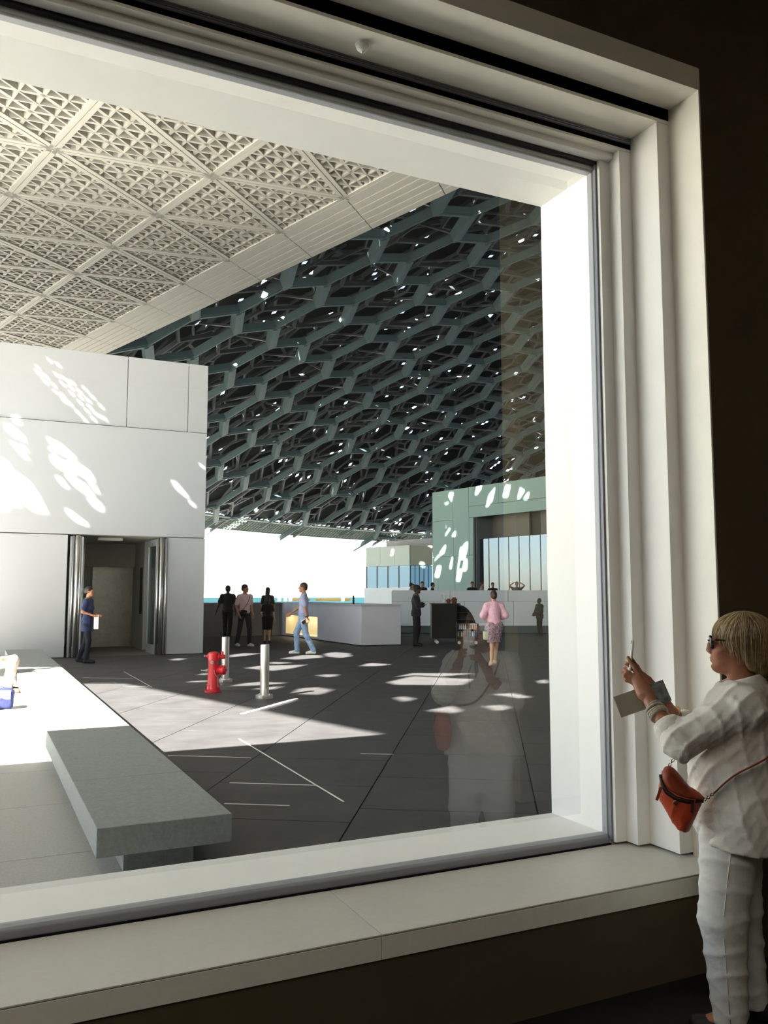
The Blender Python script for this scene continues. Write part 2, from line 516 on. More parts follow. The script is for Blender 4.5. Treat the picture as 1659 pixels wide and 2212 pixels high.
lo.parent = lw; lo.location = Vector((10.12, 27.28, .735)) - lw.location
ps = empty('slim_post', (9.98, 22.9, 1.185), 'slim dark post standing on the parapet corner', 'post')
DKM = mat('dark_metal', '#3b3d42', .4, metal=.6)
MB().cyl((9.98, 22.9, 1.185), (9.98, 22.9, 1.42), .028, n=14).obj('shaft', DKM, ps, smooth=True)
MB().lathe([(.028, 0), (.018, .02), (.01, .03), (.01, .06), (.004, .065)], (9.98, 22.9, 1.42), 14).obj('cap', STEEL, ps, smooth=True)

# ------------------------------------------------------------------ hydrant and bollards
RED = mat('red_enamel', '#c01420', .3, spec=.6, var=(14, .08))
NUT = mat('zinc_nut', '#8d8d84', .45, metal=.7)
h = Vector((3.325, 12.99, 0)); r = CAMR; f = -CAMF
hy = empty('fire_hydrant', h, 'red fire hydrant in front of the steel bollards', 'hydrant')
P = lambda a, b, z: h + r * a + f * b + Vector((0, 0, z))
MB().lathe([(.125, 0), (.125, .018), (.098, .022), (.096, .09), (.088, .12), (.078, .30), (.076, .40), (.08, .47), (.083, .56), (.078, .59), (.06, .605), (.02, .612)], h, 28).obj('barrel', RED, hy, smooth=True)
for k in range(8):
    t = k * math.pi / 4 + .2
    MB().lathe([(.012, .018), (.012, .032), (.006, .036)], h + Vector((.111 * math.cos(t), .111 * math.sin(t), 0)), 6).obj('flange_bolt', RED, hy)
for k in range(10):
    t = k * math.pi / 5
    e = Vector((math.cos(t), math.sin(t), 0))
    MB().bar(h + e * .094 + Vector((0, 0, .03)), h + e * .090 + Vector((0, 0, .12)), .012, .014, up=e).obj('foot_rib', RED, hy)
big = MB().lathe([(.055, .06), (.055, .10), (.07, .105), (.07, .15), (.073, .152), (.073, .165), (.066, .19), (.04, .20), (.014, .201), (.014, .215)], P(0, 0, .335), 24, axis=r + f * .15).obj('pumper_outlet', RED, hy, smooth=True)
MB().lathe([(.036, .06), (.036, .085), (.044, .087), (.044, .10), (.034, .102), (.034, .165), (.03, .175), (.008, .178)], P(0, 0, .535), 20, axis=r + f * .1).obj('hose_outlet', RED, hy, smooth=True)
MB().lathe([(.016, .52), (.02, .56), (.022, .60), (.012, .618)], P(.135, .01, 0), 14).obj('outlet_lever', RED, hy, smooth=True)
for z, L in ((.325, .16), (.545, .12)):
    o_ = MB().lathe([(.03, .06), (.034, .09), (.03, .10), (.02, .102), (.02, L - .03), (.012, L - .03), (.012, L), (.008, L + .012)], P(0, 0, z), 14, axis=-r + f * .1).obj('side_spindle', NUT if z < .4 else RED, hy, smooth=True)
    MB().lathe([(.014, L), (.014, L + .02), (.008, L + .03)], P(0, 0, z), 6, axis=-r + f * .1).obj('spindle_nut', NUT, hy)
MB().lathe([(.036, .07), (.036, .09), (.03, .092)], P(0, 0, .455), 20, axis=f).obj('boss', RED, hy, smooth=True)
MB().lathe([(.03, .088), (.03, .105), (.014, .107), (.014, .118)], P(0, 0, .455), 6, axis=f).obj('bonnet_nut', NUT, hy)
ch = [P(.03, .085, .34), P(.035, .09, .30), P(.05, .09, .265), P(.07, .08, .245), P(.10, .06, .24), P(.13, .02, .262)]
for a, b in zip(ch, ch[1:]):
    MB().tube([a, (a + b) / 2, b], [.004, .007, .004], 6).obj('chain_link', NUT, hy)

def bollard(x, y, label):
    e = empty('bollard', (x, y, 0), label, 'bollard', 'steel bollards on the plaza')
    MB().lathe([(.065, .03), (.065, .755), (.062, .762), (.03, .764)], (x, y, 0), 32).obj('post', STEEL, e, smooth=False)
    MB().lathe([(.128, 0), (.128, .045), (.122, .05), (.066, .05)], (x, y, 0), 12).obj('base_flange', STEEL, e)
    for k in range(4):
        t = k * math.pi / 2 + .5
        MB().lathe([(.012, .05), (.012, .06), (.005, .063)], (x + .098 * math.cos(t), y + .098 * math.sin(t), 0), 6).obj('bolt', STEEL, e)
bollard(3.805, 11.93, 'brushed steel bollard nearest the window, right of the hydrant')
bollard(3.886, 14.382, 'brushed steel bollard standing directly behind the red hydrant')

# ------------------------------------------------------------------ terrace wall, far buildings, sea
TEAL = mat('pale_teal_cladding', '#86a39d', .45, var=(.4, .03))
GROUTG = mat('panel_joint_grey', '#5c6a6b', .8)
tw = empty('terrace_wall', (17, 27.5, 0), 'pale blue-white panelled terrace wall behind the drinks cart', 'wall')
d = Vector((.9025, -.431, 0)); n = Vector((.431, .9025, 0)); A = Vector((11.9, 29.93, 0)); up = Vector((0, 0, 1))
MB().obox(A + d * 9.3 + n * .5 + up * .8, d, n, up, 6.8, .30, .78).obj('wall_core', GROUTG, tw)
TERR = mat('terrace_cladding', '#e6eaec', .5, var=(.6, .02))
for row, (z0, z1, off, w) in enumerate(((1.215, 1.62, .0, 2.2), (.29, 1.205, .9, 1.85))):
    x = 2.5
    while x < 15.5:
        w = (off or 2.2) if x == 2.5 else (2.2 if row == 0 else 1.85)
        MB().obox(A + d * (x + w / 2) + n * .15 + up * ((z0 + z1) / 2), d, n, up, w / 2 - .008, .05, (z1 - z0) / 2).obj('wall_panel', TERR, tw)
        x += w
MB().obox(A + d * 9.3 + n * .6 + up * .14, d, n, up, 6.8, .30, .14).obj('plinth', mat('dark_plinth', '#4a4b4e', .7), tw)

tb = empty('teal_museum_block', (26, 38, 0), 'tall pale teal museum block with a large glazed opening', 'building')
P0 = Vector((23.2, 42.05, 0)); e = Vector((.198, -.980, 0)); nn = Vector((-.980, -.198, 0))   # face runs toward the window, looks left
def on(t, z, o=0): return P0 + e * t + up * z + nn * o
def slabt(t0, t1, z0, z1, o0, o1, name, m, par):
    return MB().obox(on((t0 + t1) / 2, (z0 + z1) / 2, (o0 + o1) / 2), e, nn, up, (t1 - t0) / 2, abs(o1 - o0) / 2, (z1 - z0) / 2).obj(name, m, par)
cw = MB()
for t0, t1, z0, z1, o0, o1 in ((.02, 3.5, 0, 7.2, -8, -.1), (3.5, 16, 5.72, 7.2, -8, -.1), (3.5, 16, 0, 1.0, -8, -.1), (3.5, 16, 1.0, 5.72, -8, -3.2)):
    cw.obox(on((t0 + t1) / 2, (z0 + z1) / 2, (o0 + o1) / 2), e, nn, up, (t1 - t0) / 2, (o1 - o0) / 2, (z1 - z0) / 2)
cw.obj('block_core', mat('block_core_grey', '#777a78', .7), tb)
for t0, t1, z0, z1 in ((0, 1.75, 5.55, 7.22), (1.77, 3.02, 3.55, 7.22), (0, 1.75, 3.55, 5.53), (0, .5, .2, 3.53), (.52, 1.86, .2, 3.53), (1.88, 3.36, .2, 3.53),
                       (3.04, 5.3, 6.18, 7.22), (5.32, 9.4, 6.18, 7.22), (9.42, 16, 6.18, 7.22), (3.04, 16, 5.57, 6.16), (3.04, 3.36, 3.55, 5.55)):
    slabt(t0, t1, z0, z1, -.1, 0, 'wall_panel', TEAL, tb)
MB().obox(on(8, 7.21, -4), e, nn, up, 8, 3.98, .012).obj('roof_slab', TEAL, tb)
slabt(3.37, 3.45, .5, 5.56, -.3, -.02, 'opening_jamb', DKM, tb)
slabt(3.46, 6.2, 4.45, 5.7, -1.4, -1.3, 'inner_wall', mat('brown_grey_wall', '#6f6c66', .7), tb)
slabt(6.2, 7.0, 4.45, 5.7, -1.6, -1.5, 'inner_wall', mat('deep_grey_wall', '#2e3031', .7), tb)
slabt(7.0, 16, 4.45, 5.7, -1.4, -1.3, 'inner_wall', MATS['brown_grey_wall'], tb)
mirror = glass_mat('mirror_glass', (.22, .32, .42), 1.5, fac=.42)
mirror.node_tree.nodes['Glossy BSDF'].inputs['Color'].default_value = (.5, .58, .68, 1)
t = 3.46
while t < 15.5:
    slabt(t + .01, t + .72, .9, 4.40, -.36, -.34, 'glass_panel', mirror, tb)
    slabt(t - .012, t + .012, .9, 4.42, -.38, -.32, 'mullion', DKM, tb)
    t += .73

mb = empty('far_pavilion', (35, 72, 0), 'small far pale pavilion with tall blue windows left of the teal block', 'building')
A2 = Vector((33.1, 72.8, 0)); B2 = Vector((34.95, 67.47, 0)); C2 = Vector((36.75, 66.6, 0))
dv = (B2 - A2).normalized(); nv = Vector((dv.y, -dv.x, 0)) * -1
L2 = (B2 - A2).length
PALE = mat('pale_mint_cladding', '#c5d2cc', .5)
for k in range(3):
    w = L2 / 3
    MB().obox(A2 + dv * (w * (k + .5)) + up * 4.9, dv, nv, up, w / 2 - .012, .12, .9).obj('wall_panel', PALE, mb)
d3 = (C2 - B2).normalized(); n3 = Vector((-d3.y, d3.x, 0))
MB().obox((B2 + C2) / 2 + up * 4.9, d3, n3, up, (C2 - B2).length / 2 - .02, .12, .86).obj('end_screen', mat('grey_green_screen', '#8e9182', .7), mb)
MB().prism([(A2.x + .3, A2.y + .2), (B2.x + .15, B2.y + .2), (C2.x, C2.y + .3), (C2.x + 3, C2.y + 6), (A2.x + 3, A2.y + 5)], 4.02, 5.8).obj('upper_block', PALE, mb)
MB().prism([(A2.x + 3, A2.y + 2), (C2.x + 1, C2.y + 2), (C2.x + 9, C2.y + 6), (A2.x + 9, A2.y + 8)], 5.8, 6.6).obj('roof_block', PANEL, mb)
bluep = mat('blue_window_glass', '#8fc4e6', .08, spec=.8)
for k in range(4):
    w = L2 / 4
    MB().obox(A2 + dv * (w * (k + .5)) + up * 3.0, dv, nv, up, w / 2 - .06, .03, .98).obj('window_pane', bluep, mb)
    MB().obox(A2 + dv * (w * k) + up * 3.0, dv, nv, up, .05, .06, 1.0).obj('mullion', DKM, mb)
for k in range(5):
    w = (C2 - B2).length / 5
    MB().obox(B2 + d3 * (w * (k + .5)) + up * 3.0, d3, n3, up, w / 2 - .03, .03, .98).obj('window_pane', bluep, mb)
    MB().obox(B2 + d3 * (w * k) + up * 3.0, d3, n3, up, .03, .05, 1.0).obj('mullion', DKM, mb)
MB().prism([(A2.x - .5, A2.y - .5), (B2.x - .6, B2.y - 1.5), (C2.x + 1, C2.y - 1.5), (C2.x + 4, C2.y + 8), (A2.x + 4, A2.y + 8)], -1, 2.0).obj('podium', TERR, mb)

tag(MB().box(-3000, 5000, 45.05, 130, -3.4, -1.2).obj('bounce_cover', mat('bounce_cover_grey', '#8b8984', .8)), 'added unseen grey ground keeping sea bounce off the dome', 'ground', kind='structure')  # unseen ground added to cut the sea's colour bounce on the dome
SEA = mat('turquoise_sea', (.005, .040, .046), .6, spec=.1, var=(.004, .2))
tag(MB().box(-3000, 5000, 130, 900, -3.4, -3.0).obj('sea', SEA), 'turquoise sea water beyond the parapet', 'water', kind='structure')
tag(MB().box(-3000, 5000, 900, 5000, -3.4, -2.2).obj('haze_strip', mat('haze_pale', '#e9e0c8', .9)), 'pale strip standing for white haze on the horizon', 'ground', kind='structure')  # white horizon haze put in as a pale strip of ground
ORG = mat('orange_float', (.065, .022, .002), .9, spec=0.0)
WFL = mat('white_float', '#f4f4f2', .5)
def far(u, dist):
    dd = CAMF + CAMR * ((u - 829.5) / 1838); return dd * dist
for k, (u0, u1, lab) in enumerate(((634, 668, 'orange floating boom length left of the walking man on the sea'), (684, 693, 'short orange boom length just right of the walking man'), (697, 738, 'longer orange boom length on the sea at mid right'), (743, 755, 'orange boom length next to the white buoy'))):
    a, b = far(u0, 560), far(u1, 540)
    MB().cyl((a.x, a.y, -2.55), (b.x, b.y, -2.55), .75, n=10).obj('floating_boom', ORG)
    tag(COL.objects[-1], lab, 'boom', 'orange floating booms')
for u, dist, hh, lab in ((604, 500, 2.3, 'white mooring pile on the sea, leftmost by the long-haired woman'), (617, 500, 3.0, 'white mooring pile on the sea, second from the long-haired woman'), (628, 500, 2.3, 'white mooring pile on the sea, nearest the orange boom'), (741, 500, 2.2, 'white buoy on the sea between the orange booms')):
    p = far(u, dist)
    MB().lathe([(1.0, -3), (1.0, -3 + hh * .8), (.6, -3 + hh), (.1, -3 + hh * 1.1)], (p.x, p.y, 0), 12).obj('mooring_pile', WFL)
    tag(COL.objects[-1], lab, 'pile', 'white mooring piles')
# ------------------------------------------------------------------ the great dark dome
DC = Vector((79.6, 25.1)); DR = 90.0; DS = 174.5; DZ = 10.5
def dome_z(x, y, off=0.0):
    r2 = (x - DC.x) ** 2 + (y - DC.y) ** 2
    tp = min(1.0, max(.04, (DR - math.sqrt(r2)) / 16)) if off > 0 else 1   # the layers close up toward the rim
    return DZ + math.sqrt(max(1.0, DS * DS - r2)) - math.sqrt(DS * DS - DR * DR) + off * tp
def in_dome(x, y, rr=DR): return (x - DC.x) ** 2 + (y - DC.y) ** 2 < rr * rr
random.seed(7)
STRUT = mat('teal_bounce_strut', '#566769', .4, metal=.2, spec=.5)  # teal bounce from the sea painted into the strut colour
STRUT2 = mat('dark_strut_paint', '#63676a', .4, metal=.25, spec=.5)
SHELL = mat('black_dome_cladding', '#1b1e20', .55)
dome = empty('lattice_dome', (DC.x, DC.y, DZ), 'huge dark latticed dome above the plaza', 'dome', kind='structure')
ang = R(25.6 - 13)                       # one strut family runs with this plan direction
e1 = Vector((math.cos(ang), -math.sin(ang))); e2 = Vector((math.sin(ang), math.cos(ang)))
def wedge(x, y):
    d = Vector((x, y)); t = math.atan2(d.dot(Vector((CAMR.x, CAMR.y))), d.dot(Vector((CAMF.x, CAMF.y))))
    return R(-24) < t < R(34) and d.length > 16
def hexnodes(a, e1, e2, zoff, wdg=True, jit=0):
    """edges of a hexagonal net with side a"""
    w = math.sqrt(3) * a
    edges = []
    n = int(200 / w) + 1
    cache = {}
    def nd(i, j, k):
        key = (i, j, k)
        if key not in cache:
            px = w * (i + j * .5); py = 1.5 * a * j + (a if k else 0)
            px += random.uniform(-jit, jit); py += random.uniform(-jit, jit)
            cache[key] = Vector((e1.x * px + e2.x * py, e1.y * px + e2.y * py))
        return cache[key]
    for j in range(-n, n):
        for i in range(-2 * n, 2 * n):
            px = w * (i + j * .5); py = 1.5 * a * j
            c = Vector((e1.x * px + e2.x * py, e1.y * px + e2.y * py))
            if not in_dome(c.x, c.y, DR - 1) or (wdg and not wedge(c.x, c.y)): continue
            p0, p1 = nd(i, j, 0), nd(i, j, 1)
            edges.append((p0, p1, 0))
            edges.append((p1, nd(i, j + 1, 0), 1))
            edges.append((p1, nd(i - 1, j + 1, 0), 2))
    return edges
def strut(mb_, a, b, zoff, w, hh):
    A = Vector((a.x, a.y, dome_z(a.x, a.y, zoff))); B = Vector((b.x, b.y, dome_z(b.x, b.y, zoff)))
    m = (A + B) / 2
    up_ = Vector((m.x - DC.x, m.y - DC.y, m.z - (DZ - math.sqrt(DS * DS - DR * DR)))).normalized()
    mb_.bar(A, B, w, hh, up=up_)
E1 = [(a, b, fam) for a, b, fam in hexnodes(3.4, e1, e2, 0)]
def far_key(t): return (t[0] + t[1]).length / 2
E1v = []
restm = MB()
def strip_side(p):                      # hidden above the pale canopy
    return False
cand = []
for t in E1:
    m = (t[0] + t[1]) / 2
    P3 = (m.x, m.y, dome_z(m.x, m.y))
    cand.append((in_view(P3, 1.0) and (m.dot(Vector((CAMR.x, CAMR.y))) / m.dot(Vector((CAMF.x, CAMF.y))) > -.24) and (P3[2] - 1.5) / m.y < .60, m.length, t))
cand.sort(key=lambda c: (not c[0], c[1]))
for k, (vis, dist, (a, b, fam)) in enumerate(cand):
    w, hh = (.62, .7) if fam == 0 else (.34, .5)
    if vis and k < 290:
        mb_ = MB(); strut(mb_, a, b, 0, w, hh); strut(mb_, a, b, -hh / 2 - .05, w * .5, .1)
        mb_.obj('lattice_strut', STRUT, dome, fix=False)
    else:
        strut(restm, a, b, 0, w, hh); strut(restm, a, b, -hh / 2 - .05, w * .5, .1)
tag(restm.obj('lattice_strut_field', STRUT, dome, fix=False), kind='stuff')
L2m = MB()
for a_, an, zo, w, hh, jit in ((3.4, 0, 1.3, .20, .3, .0), (1.7, 0, 2.4, .14, .2, .2), (2.9, 22, 3.2, .26, .3, .5)):
    f1 = Vector((math.cos(ang + R(an)), -math.sin(ang + R(an)))); f2 = Vector((math.sin(ang + R(an)), math.cos(ang + R(an))))
    sh_ = (f1 * 1.9 + f2 * 1.2) if a_ == 3.4 else Vector((0, 0))
    for a, b, fam in hexnodes(a_, f1, f2, zo, True, jit):
        strut(L2m, a + sh_, b + sh_, zo, w, hh)
# diagonals between the first and second layer
for a, b, fam in E1:
    if random.random() < .8:
        A = Vector((a.x, a.y, dome_z(a.x, a.y, .2)))
        q = b + Vector((random.uniform(-1.4, 1.4), random.uniform(-1.4, 1.4)))
        if in_dome(q.x, q.y):
            B = Vector((q.x, q.y, dome_z(q.x, q.y, 2.2)))
            L2m.bar(A, B, .13, .16, up=(.1, .2, 1))
tag(L2m.obj('inner_strut_layers', STRUT2, dome, fix=False), kind='stuff')

# outer skin: small plates with gaps
CELL = .38
n = int(2 * DR / CELL)
xs = DC.x - DR + np.arange(n + 1) * CELL; ys = DC.y - DR + np.arange(n + 1) * CELL
X, Y = np.meshgrid(xs, ys, indexing='ij')
r2 = (X - DC.x) ** 2 + (Y - DC.y) ** 2
SO = 4.3
Z = DZ + SO * np.clip((DR - np.sqrt(r2)) / 16, .04, 1) + np.sqrt(np.maximum(1, DS ** 2 - r2)) - math.sqrt(DS ** 2 - DR ** 2)
rng = np.random.default_rng(3)
cl = np.sin(X * .83 + 1.3 * np.sin(Y * .37)) * np.sin(Y * .71 + 1.7 * np.sin(X * .29 + 2))
keep = rng.random((n, n)) > np.where(cl[:-1, :-1] > .55, .06, .005)
xc, yc = X[:-1, :-1] + CELL / 2, Y[:-1, :-1] + CELL / 2
inside = (xc - DC.x) ** 2 + (yc - DC.y) ** 2 < DR ** 2
keep &= inside
# keep the plates closed over the near plaza and pierce chosen ones above the teal block and terrace
keep &= (yc > 17.2) | ((xc > 0) & (yc > 2))      # nearer in, the added sun mask slab takes over
def pierce(p, rad=0.0):
    p = Vector(p)
    for it in range(60):
        z = dome_z(p.x, p.y, SO)
        s = (z - p.z) / -SUN.z
        q = p - SUN * s
        if abs(s) < 1e-3: break
        p = Vector((q.x, q.y, q.z))
    i0 = int((p.x - rad - xs[0]) / CELL); i1 = int((p.x + rad - xs[0]) / CELL)
    j0 = int((p.y - rad - ys[0]) / CELL); j1 = int((p.y + rad - ys[0]) / CELL)
    keep[max(i0, 0):i1 + 1, max(j0, 0):j1 + 1] = False
for tt, zz in ((.55, 6.3), (1.6, 6.6), (.9, 6.4), (3.9, 6.9), (4.6, 6.5), (4.9, 6.9), (1.3, 5.2), (2.2, 5.0), (2.0, 4.5), (2.9, 4.2), (2.6, 3.9), (.75, 3.7), (.5, 3.4), (1.6, 3.2), (2.1, 3.3), (1.9, 2.5), (2.2, 2.3), (2.3, 3.8), (7.2, 6.4), (.6, 2.7)):
    pierce(on(tt, zz))
for k in range(26):
    pierce(A + d * random.uniform(-1, 13) + up * random.uniform(.35, 1.6))
idx = np.arange((n + 1) * (n + 1)).reshape(n + 1, n + 1)
q = np.stack([idx[:-1, :-1][keep], idx[1:, :-1][keep], idx[1:, 1:][keep], idx[:-1, 1:][keep]], -1)
used = np.unique(q); remap = np.full(idx.size, -1); remap[used] = np.arange(used.size)
vv = np.stack([X.ravel(), Y.ravel(), Z.ravel()], -1)[used]
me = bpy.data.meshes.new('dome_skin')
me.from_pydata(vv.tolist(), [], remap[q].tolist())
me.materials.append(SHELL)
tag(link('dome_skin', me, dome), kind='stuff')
# rim: pale edge ring and netted fascia below
RIMM = mat('pale_rim', '#dfe6e2', .5)
rim = MB(); net = MB()
NS = 360
for k in range(int(NS * .08), int(NS * .40)):
    t0, t1 = 2 * math.pi * k / NS, 2 * math.pi * (k + 1) / NS
    p = lambda t, rr, z: Vector((DC.x + rr * math.cos(t), DC.y + rr * math.sin(t), z))
    rim.bar(p(t0, 90, 10.42), p(t1, 90, 10.42), .5, .14)
    for rr, z in ((90.8, 10.1), (91.7, 9.75), (92.6, 9.35)):
        net.bar(p(t0, rr, z), p(t1, rr, z), .16, .12)
    for s in range(3):
        a_ = t0 + (t1 - t0) * s / 3
        net.bar(p(a_, 90, 10.4), p(a_ + .02, 92.6, 9.35), .14, .14)
        net.bar(p(a_ + .02, 90, 10.4), p(a_ + .012, 92.6, 9.35), .12, .12)
rim.obj('rim_ring', RIMM, dome, fix=False)
tag(net.obj('rim_netting', mat('rim_net_grey', '#5d6963', .5), dome, fix=False), kind='stuff')
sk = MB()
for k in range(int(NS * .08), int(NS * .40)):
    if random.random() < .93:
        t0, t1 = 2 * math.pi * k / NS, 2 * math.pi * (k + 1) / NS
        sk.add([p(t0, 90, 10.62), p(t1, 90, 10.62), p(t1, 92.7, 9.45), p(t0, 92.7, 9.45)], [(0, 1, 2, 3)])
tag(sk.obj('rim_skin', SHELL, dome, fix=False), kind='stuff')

# ------------------------------------------------------------------ pale triangulated canopy
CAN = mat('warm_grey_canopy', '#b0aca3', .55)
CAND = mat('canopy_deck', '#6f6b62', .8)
a1 = Vector((.818, -3.201, -.111)); a2 = Vector((3.914, .345, .353)); co = Vector((1.207, 20.693, 11.993))
cn = a1.cross(a2).normalized()
if cn.z < 0: cn = -cn
cp = empty('canopy_ceiling', co, 'pale triangulated lattice ceiling above the pavilion', 'ceiling', kind='structure')
def nd(i, j): return co + a1 * i + a2 * j
I0, I1, J0, J1 = -11, 4, -1, 2
def lit_ok(i, j): return i <= 1 or j >= 1      # near the glass the ceiling narrows to its right half
def coffer(A, B, C, name):
    """one triangular coffer: two grades of blades, apex coordinates local to A"""
    m = MB()
    A, B, C = Vector((0, 0, 0)), B - A, C - A
    for N, w, hgt, zo in ((4, .085, .30, .18), (8, .045, .15, .09), (16, .022, .09, .24)):
        for P_, Q_, S_ in ((A, B, C), (B, C, A), (C, A, B)):
            for k in range(1, N):
                if N > 4 and k % 2 == 0: continue
                t = k / N
                a_, b_ = P_.lerp(Q_, t), P_.lerp(S_, t)
                m.bar(a_ + cn * zo, b_ + cn * zo, w, hgt, up=cn)
    return m.mesh(name, CAN, fix=False)
m1 = coffer(nd(0, 0), nd(0, 1), nd(-1, 1), 'coffer_panel')
m2 = coffer(nd(0, 0), nd(-1, 1), nd(-1, 0), 'coffer_panel')
def beam(a, b):
    m = MB()
    d_ = (b - a).normalized(); s_ = d_.cross(cn).normalized()
    for sg in (-1, 1):
        m.bar(a + s_ * (.075 * sg) + cn * .22 + d_ * .02, b + s_ * (.075 * sg) + cn * .22 - d_ * .02, .125, .46, up=cn)
    return m.mesh('canopy_beam', CAN, fix=False)
z0 = Vector((0, 0, 0))
b1, b2, b3 = beam(z0, -a1), beam(z0, a2), beam(z0, a2 - a1)
nb = 0
for j in range(J0, J1 + 1):
    for i in range(I0, I1 + 1):
        p = nd(i, j)
        if not lit_ok(i, j): continue
        if j < J1:
            for me_ in (m1, m2):
                if (me_ is m2 or me_ is m1) and i > I0:
                    o = link('coffer_panel', me_, cp, local=True); o.location = p - co
        for me_, ok in ((b1, i > I0), (b2, j < J1), (b3, j < J1 and i > I0)):
            if ok:
                o = link('canopy_beam', me_, cp, local=True); o.location = p - co
# slatted margin beyond the last beam
sd = (-a1).normalized(); perp = (a2 - sd * a2.dot(sd))
for s_i in range(6):
    j0 = 2.035 + s_i * .092
    for i in range(I0, I1):
        m = MB()
        q0, q1 = nd(i + .995 - (j0 - 2), j0), nd(i + .005 - (j0 - 2), j0)
        wv = a2 * .077 - a1 * .077
        for_ = [q0, q1, q1 + wv, q0 + wv]
        vs = for_ + [v_ + cn * .06 for v_ in for_]
        m.add(vs, [(0, 1, 2, 3), (7, 6, 5, 4), (0, 4, 5, 1), (1, 5, 6, 2), (2, 6, 7, 3), (3, 7, 4, 0)])
        m.obj('margin_slat', CAN, cp)
# deck on top of the lattice, a few rooflights left open
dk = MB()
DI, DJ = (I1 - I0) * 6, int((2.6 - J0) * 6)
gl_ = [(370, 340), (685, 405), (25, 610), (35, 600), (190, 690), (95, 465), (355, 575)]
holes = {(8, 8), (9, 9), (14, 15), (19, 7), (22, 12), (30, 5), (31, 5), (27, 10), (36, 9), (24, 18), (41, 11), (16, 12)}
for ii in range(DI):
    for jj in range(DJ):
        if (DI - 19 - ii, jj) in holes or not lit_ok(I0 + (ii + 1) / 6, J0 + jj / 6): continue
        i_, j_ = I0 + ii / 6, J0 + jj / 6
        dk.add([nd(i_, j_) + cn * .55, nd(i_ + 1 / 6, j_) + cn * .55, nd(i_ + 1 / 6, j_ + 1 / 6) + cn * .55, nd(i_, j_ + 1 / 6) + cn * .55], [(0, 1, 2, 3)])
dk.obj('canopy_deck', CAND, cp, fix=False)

# ------------------------------------------------------------------ added unseen slab over gallery and near plaza, holes shaped to cast sun spots
DKZ = 13.2
def trace(p):
    s = (DKZ - p[2]) / -SUN.z
    return (p[0] - SUN.x * s, p[1] - SUN.y * s)
FLOOR_PATCHES = [[(5.43,19.81,0.0),(5.63,20.52,0.0),(6.11,21.02,0.0),(6.5,20.75,0.0),(5.97,20.15,0.0)],[(4.92,16.83,0.0),(5.4,17.25,0.0),(6.38,17.09,0.0),(5.79,16.39,0.0),(5.24,16.0,0.0)],[(5.89,18.14,0.0),(6.25,17.7,0.0),(5.92,17.47,0.0),(5.68,17.52,0.0)],[(6.4,18.89,0.0),(7.23,19.75,0.0),(7.65,19.55,0.0),(7.39,18.79,0.0),(6.61,18.5,0.0)],[(7.88,19.96,0.0),(8.35,20.4,0.0),(8.53,19.87,0.0),(8.18,18.89,0.0),(7.69,18.46,0.0),(7.61,19.08,0.0)],[(7.25,16.3,0.0),(7.74,16.92,0.0),(7.89,16.68,0.0),(7.68,16.25,0.0)],[(5.68,14.81,0.0),(5.94,14.9,0.0),(6.14,14.78,0.0),(5.95,14.47,0.0),(5.73,14.37,0.0)],[(3.75,13.67,0.0),(4.06,13.99,-0.0),(4.45,14.14,0.0),(4.78,13.75,0.0),(4.28,13.6,0.0)],[(3.96,13.12,0.0),(4.36,13.3,0.0),(4.53,13.26,0.0),(4.22,12.89,-0.0)],[(4.32,12.25,0.0),(4.66,12.87,0.0),(4.99,12.94,-0.0),(5.07,12.47,-0.0),(4.66,11.94,0.0)],[(3.33,14.74,0.0),(3.67,14.77,0.0),(3.6,14.49,0.0),(3.3,14.58,-0.0)],[(3.77,15.87,0.0),(4.02,16.21,-0.0),(3.95,15.78,-0.0),(3.74,15.74,0.0)],[(3.08,10.54,0.0),(3.88,11.4,0.0),(4.21,11.69,0.0),(4.01,11.38,0.0),(3.12,10.45,0.0)],[(6.33,13.12,0.0),(7.24,13.9,0.0),(7.93,12.94,0.0),(7.24,12.18,0.0),(6.29,12.7,0.0)],[(6.83,13.85,0.0),(7.52,14.44,0.0),(8.54,13.82,0.0),(7.65,13.62,-0.0),(7.3,14.03,-0.0)],[(5.49,11.16,0.0),(5.69,11.24,-0.0),(5.73,10.92,0.0),(5.39,10.65,0.0)],[(5.25,9.74,0.0),(5.81,10.03,0.0),(5.68,9.55,0.0),(5.47,9.39,0.0)],[(6.15,9.83,0.0),(6.48,9.82,0.0),(6.4,9.51,0.0),(6.07,9.34,0.0)],[(6.98,10.92,0.0),(7.37,10.9,0.0),(7.34,10.35,0.0),(7.09,10.29,0.0)],[(7.21,16.27,0.0),(7.81,16.92,0.0),(7.99,16.33,0.0),(7.51,16.07,0.0)],[(9.53,18.05,0.0),(10.06,18.29,0.0),(9.8,17.72,0.0)],[(8.8,12.26,0.0),(9.07,12.35,0.0),(8.73,11.83,0.0),(8.56,11.85,0.0)],[(3.99,19.64,0.0),(4.25,20.07,0.0),(4.42,19.85,0.0),(4.12,19.33,0.0)]]
